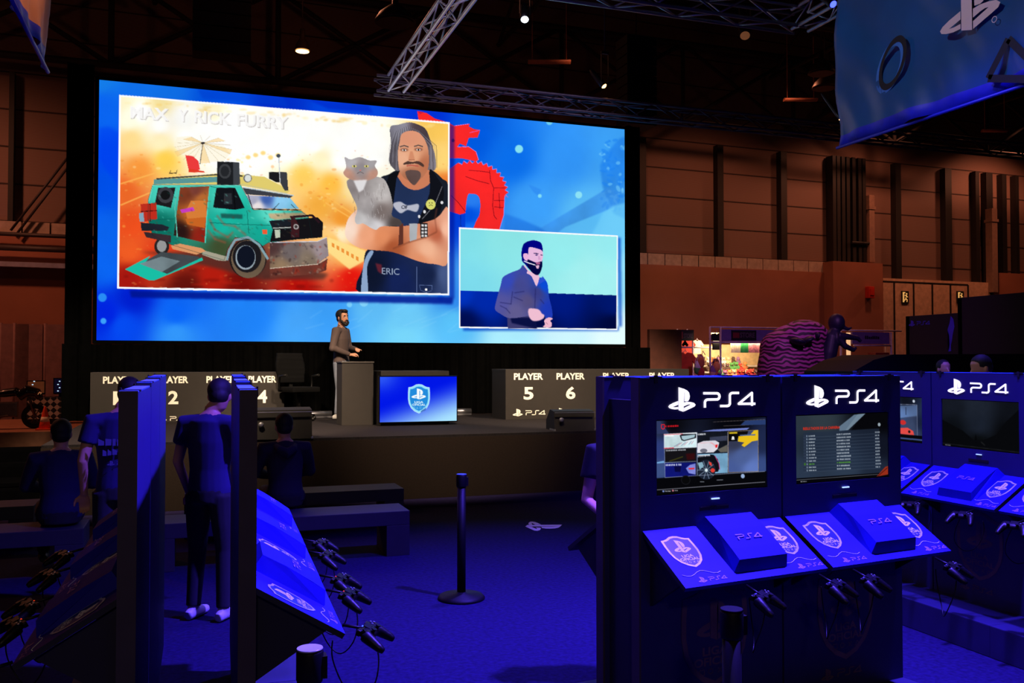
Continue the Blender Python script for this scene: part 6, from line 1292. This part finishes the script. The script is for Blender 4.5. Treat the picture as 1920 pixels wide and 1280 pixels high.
# second sign
a3 = sp_(1284, 617); a4 = sp_(1313, 638); b = MB(); b.box(a3.x, a4.x, SY + .3, SY + .34, a4.z, a3.z); o = b.obj('shop_sign', M_sblack); tag(o, 'smaller black STORE sign left of the shop stall', 'sign')
text('sign_lettering', 'STORE', M_sgrey, o, (a3.x + (a4.x - a3.x) * .32, SY + .296, a4.z + .06), (1, 0, 0), (0, 0, 1), (a4.x - a3.x) * .6, .12, .03); b = MB(); b.box(a3.x + .03, a3.x + (a4.x - a3.x) * .28, SY + .296, SY + .3, a4.z + .05, a3.z - .05); b.obj('sign_emblem', M_sred, o)
b = MB(); b.cyl((a3.x, SY + .36, 0), (a3.x, SY + .36, a3.z), .02, 8); b.cyl((a4.x, SY + .36, 0), (a4.x, SY + .36, a3.z), .02, 8); b.cyl((a3.x, SY + .36, 2.05), (a4.x + .6, SY + .36, 2.05), .02, 8); o2 = b.obj('sign_posts', M_frame, o)
def tshirt(px, py, y, m, s, label, group='hanging t-shirts'):
    c = ony(px, py, y); b = MB(); P = [(-.2, -.35), (.2, -.35), (.2, .12), (.3, .02), (.38, .12), (.22, .32), (.08, .34), (0, .29), (-.08, .34), (-.22, .32), (-.38, .12), (-.3, .02), (-.2, .12)]
    fr = b.bm.faces.new([b.bm.verts.new((x * s, -.03 * s, z * s)) for x, z in P]); ex = bmesh.ops.extrude_face_region(b.bm, geom=[fr])
    bmesh.ops.translate(b.bm, vec=(0, .06 * s, 0), verts=[v for v in ex['geom'] if isinstance(v, bmesh.types.BMVert)]); bmesh.ops.triangulate(b.bm, faces=b.bm.faces[:])
    o = b.obj('t_shirt', m); o.location = c; tag(o, label, 't-shirt', group)
    b = MB(); b.loft([(-.1 * s, 0, .33 * s), (0, 0, .4 * s), (.1 * s, 0, .33 * s)], .008, 6); b.cyl((0, 0, .4 * s), (0, 0, .46 * s), .006, 6); b.obj('hanger', M_frame, o)
C_or = mat('orange_cloth', (215, 70, 35), .8); C_re = mat('red_cloth', (170, 40, 30), .8); C_wh = mat('cream_cloth', (235, 220, 190), .8); C_gr = mat('green_cloth', (40, 160, 80), .8); C_pk = mat('pink_cloth', (215, 130, 140), .8, vary=.4, scale=20)
tshirt(1285, 684, SY + .2, C_or, .9, 'large orange t-shirt hanging left of the shop stall')
tshirt(1277, 651, SY + 1, C_re, .55, 'dark red t-shirt in the upper rack left of stall, leftmost'); tshirt(1291, 651, SY + 1, C_re, .55, 'dark red t-shirt in the upper rack beside the cream one'); tshirt(1307, 650, SY + 1, C_wh, .5, 'cream t-shirt in the upper rack left of stall')
tshirt(1344, 640, SY + .1, C_black, .6, 'black t-shirt hanging in the stall frame'); 
for (xa, xb_, m, lab) in ((1371, 1389, C_wh, 'white folded towel hanging under the stall fascia'), (1389.5, 1404, C_gr, 'green folded towel hanging under the stall fascia'), (1404.5, 1432, C_pk, 'pink patterned towel hanging under the stall fascia')):
    A_, B2 = sp_(xa, 643.5, SY + .1), sp_(xb_, 661, SY + .1); b = MB(); n = 8
    for k in range(n):
        x0_, x1_ = A_.x + (B2.x - A_.x) * k / n, A_.x + (B2.x - A_.x) * (k + 1) / n; y0_, y1_ = .012 * math.sin(k * 1.7), .012 * math.sin((k + 1) * 1.7)
        b.face([(x0_, SY + .1 + y0_, B2.z), (x1_, SY + .1 + y1_, B2.z), (x1_, SY + .1 + y1_, A_.z), (x0_, SY + .1 + y0_, A_.z)]); b.face([(x0_, SY + .13 + y0_, B2.z), (x0_, SY + .13 + y0_, A_.z), (x1_, SY + .13 + y1_, A_.z), (x1_, SY + .13 + y1_, B2.z)])
    o = b.obj('towel', m); tag(o, lab, 'towel', 'towels under the stall fascia')
# soft toys piled on the display shelf
toy_m = [mat('toy_%d' % k, c, .9) for k, c in enumerate(((230, 190, 150), (200, 120, 70), (230, 225, 215), (80, 150, 80), (190, 60, 50), (90, 70, 60), (240, 170, 90), (150, 110, 160)))]
def toy(k):
    r = empty('soft_toy'); m = toy_m[k % 8]; b = MB(); b.ball((0, 0, .085), (.075, .065, .085), 12, 8); b.ball((0, -.01, .2), (.065, .06, .06), 12, 8)
    for s in (-1, 1): b.ball((s * .05, 0, .255), (.022, .014, .024), 8, 6); b.ball((s * .08, -.02, .11), (.026, .03, .05), 8, 6); b.ball((s * .045, -.06, .03), (.03, .045, .03), 8, 6)
    fused(b, 'body', m, r, .012, 1); b = MB(); b.ball((0, -.065, .19), (.022, .02, .017), 8, 6); b.obj('muzzle', toy_m[(k + 2) % 8], r); return r
protos = [toy(k) for k in range(8)]
rg_ = random.Random(4); n_t = 0
first, last = sp_(1338, 690, SY + .7).x, sp_(1414, 690, SY + .7).x
rows = [(1.26, SY + .5, 9, 'front shelf row'), (1.26, SY + .76, 8, 'second row'), (1.44, SY + 1.02, 9, 'raised shelf row'), (1.6, SY + 1.33, 8, 'rearmost row')]
cn = ['peach', 'brown', 'white', 'green', 'red', 'dark', 'orange', 'purple']
for (z, y, n, rn) in rows:
    for k in range(n):
        i = rg_.randrange(8); c = copy_tree(protos[i]); c.location = (first + (last - first) * (k + .5) / n, y, z + .001); c.rotation_euler = (0, 0, rg_.uniform(-.5, .5)); c.scale = (rg_.uniform(.78, .95),) * 3; tag(c, 'small %s soft toy in the %s of the shop stall' % (cn[i], rn), 'soft toy', 'soft toys, %s %s' % (cn[i], rn)); n_t += 1
for p_ in protos: rm_tree(p_)
def rack(px, py, label, k0):
    c = ony(px, py, SY - .5); r = empty('bag_rack', (c.x, SY - .5, 0), 0, label, 'rack'); b = MB(); b.cyl((0, 0, 0), (0, 0, c.z), .02, 8); b.lathe((0, 0, 0), [(.25, 0), (.25, .03), (.03, .05)], 20); b.obj('pole', M_frame, r)
    for k in range(5):
        b = MB(); a = k * 1.25; zz = c.z - .12 - .08 * k; b.ball((.06 * math.cos(a), -.1 * abs(math.sin(a)), zz), (.09, .08, .13), 12, 8); b.loft([(.1 * math.cos(a) - .05, -.08, zz + .1), (.1 * math.cos(a), -.05, zz + .2), (.1 * math.cos(a) + .05, -.08, zz + .1)], .01, 6); b.obj('bag', toy_m[(k + k0) % 8], r)
rack(1309, 664, 'pole rack hung with brown and orange bags beside the orange t-shirt', 0); rack(1338, 672, 'pole rack hung with dark bags before the stall', 5)
# right part of the stall: fascia with dark lettering and lit upright
a5, a6 = sp_(1598, 622), sp_(1668, 645); r = empty('shop_stall', (a5.x, SY, 0), 0, 'right stall frame with grey purple fascia and bright upright', 'stall')
b = MB(); b.box(0, a6.x - a5.x, 0, .05, a6.z, a5.z); fs = b.obj('fascia', M_ssign, r); b = MB(); rgq = random.Random(2); x = .42 * (a6.x - a5.x) * .8
for k in range(8): b.box(x, x + .045, -.004, 0, a6.z + .13, a6.z + .13 + .09 * rgq.uniform(.7, 1)); x += .06
b.obj('fascia_lettering', M_sblack, fs)
b = MB(); uw = sp_(1591, 640).x - a5.x; b.cyl((uw - .25, 0, 0), (uw - .25, 0, a5.z + .05), .03, 8); b.cyl((a6.x - a5.x + .05, 0, 0), (a6.x - a5.x + .05, 0, a5.z), .03, 8); b.cyl((a6.x - a5.x + .4, .6, 0), (a6.x - a5.x + .4, .6, a5.z), .02, 8); b.cyl((uw - .25, 0, a5.z + .04), (a6.x - a5.x + .4, 0, a5.z + .04), .02, 8); b.cyl((0, -.04, a6.z - .04), (a6.x - a5.x, -.04, a6.z - .04), .02, 8); b.obj('frame', M_frame, r)
b = MB(); b.box(uw - .05, uw + .05, -.02, .03, .2, a5.z - .02); b.obj('lit_upright', mat('lit_upright', (255, 225, 170), .5, emit=.8, ecol=(255, 200, 140), vary=0), r)
b = MB(); b.box(uw + .1, uw + 1.0, .5, .9, 0, 1.5); b.obj('shelf_unit', mat('stall_unit', (120, 60, 40), .7), r)
a7 = ony(1625, 668, SY + .2); b = MB(); b.box(a7.x - .22, a7.x + .22, SY - .4, SY - .1, 0, a7.z + .1, bevel=.02); o = b.obj('red_cabinet', mat('stall_cabinet', (120, 40, 22), .6)); tag(o, 'reddish cabinet standing under the right stall fascia', 'cabinet')
# ------------------------------------------------------------------ striped display sculpture with dark rider
GY = 16.2
def g_(px, py, y=GY): return ony(px, py, y)
cA = g_(1500, 660); W_ = g_(1572, 660).x - g_(1436, 660).x
r = empty('display_sculpture', (cA.x, GY, 0), 0, 'big purple striped display sculpture with a dark bent figure', 'sculpture')
zT = g_(1500, 601).z
b = MB(); b.box(-W_ * .42, W_ * .45, -.5, .6, 0, .5, bevel=.03); b.obj('pedestal', M_booth, r)
b = MB(); b.ball((-W_ * .10, .1, .5 + (zT - .5) * .46), (W_ * .40, .55, (zT - .5) * .5), 24, 18); b.ball((W_ * .08, .05, zT - .33), (W_ * .30, .45, .36), 20, 14); b.ball((-W_ * .24, .1, zT - .62), (W_ * .22, .45, .42), 20, 14); b.loft([(W_ * .1, 0, zT - .5), (W_ * .3, -.15, 1.1), (W_ * .32, -.2, .5)], [.34, .26, .2], 16)
fused(b, 'striped_body', wave_mat('striped_hide', (46, 12, 40), (185, 80, 150), 3.6, .6, 'Z', 9.0, (.42, .58), 1.5), r, .03, 3)
MD = mat('dark_figure', (26, 22, 52), .5)
hx, hz = g_(1551, 606).x - cA.x, g_(1551, 606).z
b = MB(); b.ball((hx, -.3, hz), (.17, .18, .2), 18, 12); b.loft([(hx - .02, -.3, hz - .12), (hx - .12, -.3, hz - .3), (hx - .2, -.3, hz - .65), (hx - .28, -.3, hz - 1.0)], [.1, .17, .17, .12], 14)
b.loft([(hx - .1, -.45, hz - .28), (hx + .1, -.5, hz - .3), (hx + .38, -.5, hz - .33), (hx + .45, -.52, hz - .4)], [.09, .07, .05, .04], 10); b.loft([(hx - .05, -.45, hz - .35), (hx + .05, -.5, hz - .5), (hx + .27, -.5, hz - .58), (hx + .33, -.5, hz - .52)], [.08, .065, .05, .04], 10)
b.loft([(hx + .05, -.38, hz - .08), (hx + .2, -.42, hz - .14), (hx + .3, -.42, hz - .1)], [.05, .04, .02], 8)
for s in (-1, 1): b.loft([(hx - .26, -.3 + .1 * s, hz - .95), (hx - .1, -.42 + .1 * s, hz - 1.25), (hx - .25, -.4 + .1 * s, .5)], [.12, .085, .06], 10)
fused(b, 'dark_rider', MD, r, .02, 2)
b = MB(); b.ball((g_(1472, 641).x - cA.x, -.42, g_(1472, 641).z), (.16, .2, .07), 12, 8, Matrix.Rotation(.3, 4, 'Y')); b.ball((g_(1491, 637).x - cA.x, -.44, g_(1491, 637).z), (.12, .14, .06), 12, 8, Matrix.Rotation(-.4, 4, 'Y')); b.ball((g_(1509, 630).x - cA.x, -.40, g_(1509, 630).z), (.045, .1, .07), 10, 8); fused(b, 'dark_knobs', MD, r, .02, 1)
# ------------------------------------------------------------------ left rear corner: platform, motorcycles, check stand
PY = 19.5; pz_ = .34
b = MB(); e0 = ony(-120, 800, PY).x; e1_ = ony(116, 793, PY + .3).x
b.box(e0, SL - .05, PY, 24.0, 0, pz_, bevel=.01); o = b.obj('side_platform', mat('platform_wood', (150, 100, 75), .8)); tag(o, 'low reddish platform in the far left corner beside the stage', 'platform')
CY = PY + 2.2
c0, c1 = ony(50, 745, CY), ony(122, 783, CY)
m = bpy.data.materials.new('check_print'); m.use_nodes = True; nt = m.node_tree; bs = nt.nodes['Principled BSDF']; tc = nt.nodes.new('ShaderNodeTexCoord'); mp = nt.nodes.new('ShaderNodeMapping'); mp.inputs['Rotation'].default_value = (0, math.radians(45), 0); mp.inputs['Location'].default_value = (.01, .013, .02); ck = nt.nodes.new('ShaderNodeTexChecker'); ck.inputs['Scale'].default_value = 11.0; ck.inputs['Color1'].default_value = (.55, .5, .45, 1); ck.inputs['Color2'].default_value = (.01, .01, .01, 1)
nt.links.new(tc.outputs['Object'], mp.inputs['Vector']); nt.links.new(mp.outputs['Vector'], ck.inputs['Vector']); nt.links.new(ck.outputs['Color'], bs.inputs['Base Color'])
r = empty('check_stand', (c0.x, CY, pz_), 0, 'counter with a black and white check front beside the curtain', 'counter'); b = MB(); b.box(0, c1.x - c0.x, 0, .03, .12, c0.z - pz_ - .01); b.obj('check_front', m, r); b = MB(); b.box(0, c1.x - c0.x, .03, .6, 0, c0.z - pz_, bevel=.01); b.obj('counter_body', M_blackm, r)
def small_monitor(xa, ya, xb_, yb, label, mm):
    A_, B2 = ony(xa, ya, CY + .15), ony(xb_, yb, CY + .15); zc = c0.z; r = empty('small_screen', ((A_.x + B2.x) / 2, CY + .15, zc), 0, label, 'monitor', 'screens on the check counter'); w2 = (B2.x - A_.x) / 2
    b = MB(); b.box(-w2 - .02, w2 + .02, 0, .04, .06, A_.z - zc + .02); b.obj('casing', M_gloss, r); b = MB(); b.box(-w2, w2, -.004, 0, .09, A_.z - zc); b.obj('screen', mm, r); b = MB(); b.box(-.03, .03, .01, .04, .0, .08); b.box(-.1, .1, -.04, .1, 0, .012); b.obj('stand', M_gloss, r)
    b = MB()
    for k in range(4): b.box(-w2 * .5 + (.03 * (k % 2)), -w2 * .5 + .03 + .03 * (k % 2), -.006, -.004, .12 + .07 * k, .14 + .07 * k)
    b.obj('screen_icons', M_led, r)
small_monitor(52, 715, 83, 737, 'small screen with an orange picture on the check counter', mat('screen_orange', (120, 66, 36), .3, emit=.22, vary=.4, scale=6)); small_monitor(102, 710, 124, 738, 'small dark screen with white marks on the check counter', mat('screen_navy', (10, 10, 40), .3, emit=.4, vary=.3))
q = ony(84, 800, PY + .5); r = empty('traffic_cone', (q.x, PY + .5, pz_), 0, 'small orange traffic cone at the platform edge', 'traffic cone'); b = MB(); b.box(-.15, .15, -.15, .15, 0, .03, bevel=.01); b.obj('base', mat('cone_orange', (235, 70, 20), .5), r); b = MB(); b.lathe((0, 0, .03), [(.11, 0), (.085, .13), (.05, .3), (.022, .42), (.018, .43)], 20); cn_ = b.obj('cone', mat('cone_orange', (235, 70, 20), .5), r); b = MB(); b.lathe((0, 0, .03), [(.0875, .13), (.0665, .225)], 20); b.obj('band', C_wh, r)
def bike(px, py, label, col, rz=0):
    q = ony(px, py, PY + .9); r = empty('motorcycle', (q.x, PY + .9, pz_), rz, label, 'motorcycle', 'motorcycles on the side platform'); r.scale = (.8, .8, .8); MT = mat('tyre', (14, 13, 13), .8); MM = mat('bike_metal', (110, 95, 90), .35, .7)
    for x in (-.68, .68):
        b = MB(); N = 28; 
        pts = [(x + .25 * math.cos(2 * math.pi * k / N), 0, .31 + .25 * math.sin(2 * math.pi * k / N)) for k in range(N + 1)]; b.loft(pts, .06, 10, xaxis=(0, 1, 0)); w_ = b.obj('wheel', MT, r)
        b = MB(); b.cyl((x, -.05, .31), (x, .05, .31), .05, 10)
        for k in range(6): a = k * math.pi / 3; b.cyl((x, 0, .31), (x + .21 * math.cos(a), 0, .31 + .21 * math.sin(a)), .012, 6)
        b.obj('hub', MM, w_)
    b = MB(); b.loft([(-.3, 0, .85), (0, 0, .9), (.25, 0, .93), (.42, 0, .85)], [(.1, .06), (.15, .11), (.16, .12), (.1, .08)], 14, xaxis=(0, 1, 0)); b.loft([(.3, 0, .8), (.5, 0, .95), (.72, 0, .9), (.8, 0, .75)], [(.14, .14), (.2, .16), (.16, .12), (.06, .08)], 14, xaxis=(0, 1, 0)); fused(b, 'fairing', col, r, .02, 2)
    b = MB(); b.loft([(-.25, 0, .82), (-.55, 0, .88), (-.85, 0, .98)], [(.12, .05), (.13, .05), (.07, .03)], 12, xaxis=(0, 1, 0)); fused(b, 'saddle', MT, r, .02, 2)
    b = MB(); b.box(-.25, .3, -.14, .14, .3, .68, bevel=.04); b.obj('engine', MM, r); b = MB(); b.loft([(.1, -.14, .35), (-.2, -.17, .28), (-.7, -.18, .38)], [.03, .03, .05], 10); b.obj('exhaust', MM, r)
    b = MB()
    for s in (-1, 1): b.cyl((.68, s * .09, .31), (.48, s * .09, 1.02), .022, 8)
    b.cyl((.48, -.33, 1.02), (.48, .33, 1.02), .014, 8); b.obj('fork', MM, r)
    b = MB(); b.loft([(.80, -.06, .86), (.83, -.1, .9), (.8, -.16, .92), (.76, -.14, .86)], .01, 6); b.obj('glint_streak', mat('bike_glint', (255, 170, 110), .3, emit=.25, vary=0), r)  # thin glowing tube that paints a warm glint on the fairing
bike(8, 800, 'dark motorcycle on the side platform at the left picture edge', mat('bike_black', (18, 14, 14), .2))
# dark soft seats before the platform
M_seat = mat('dark_vinyl', (4, 4, 5), .9, spec=.0)
for (px, Z, w, h, lab) in ((48, 12.2, 1.3, .42, 'dark upholstered seat block in front of the side platform'), (6, 10.9, 1.3, .36, 'dark upholstered seat block at the left picture edge')):
    x, y = pz(px, Z); r = empty('seat_block', (x, y, 0), 0, lab, 'seat', 'seat blocks at far left'); b = MB(); b.box(-w / 2, w / 2, -.35, .35, .0, h * .55, bevel=.04); b.obj('base', M_seat, r); b = MB(); b.box(-w / 2 + .02, w / 2 - .02, -.33, .33, h * .55, h * .72, bevel=.05); b.obj('cushion', M_seat, r); b = MB(); b.box(-w / 2, w / 2, .22, .4, h * .5, h * 1.2, bevel=.05); b.obj('backrest', M_seat, r)
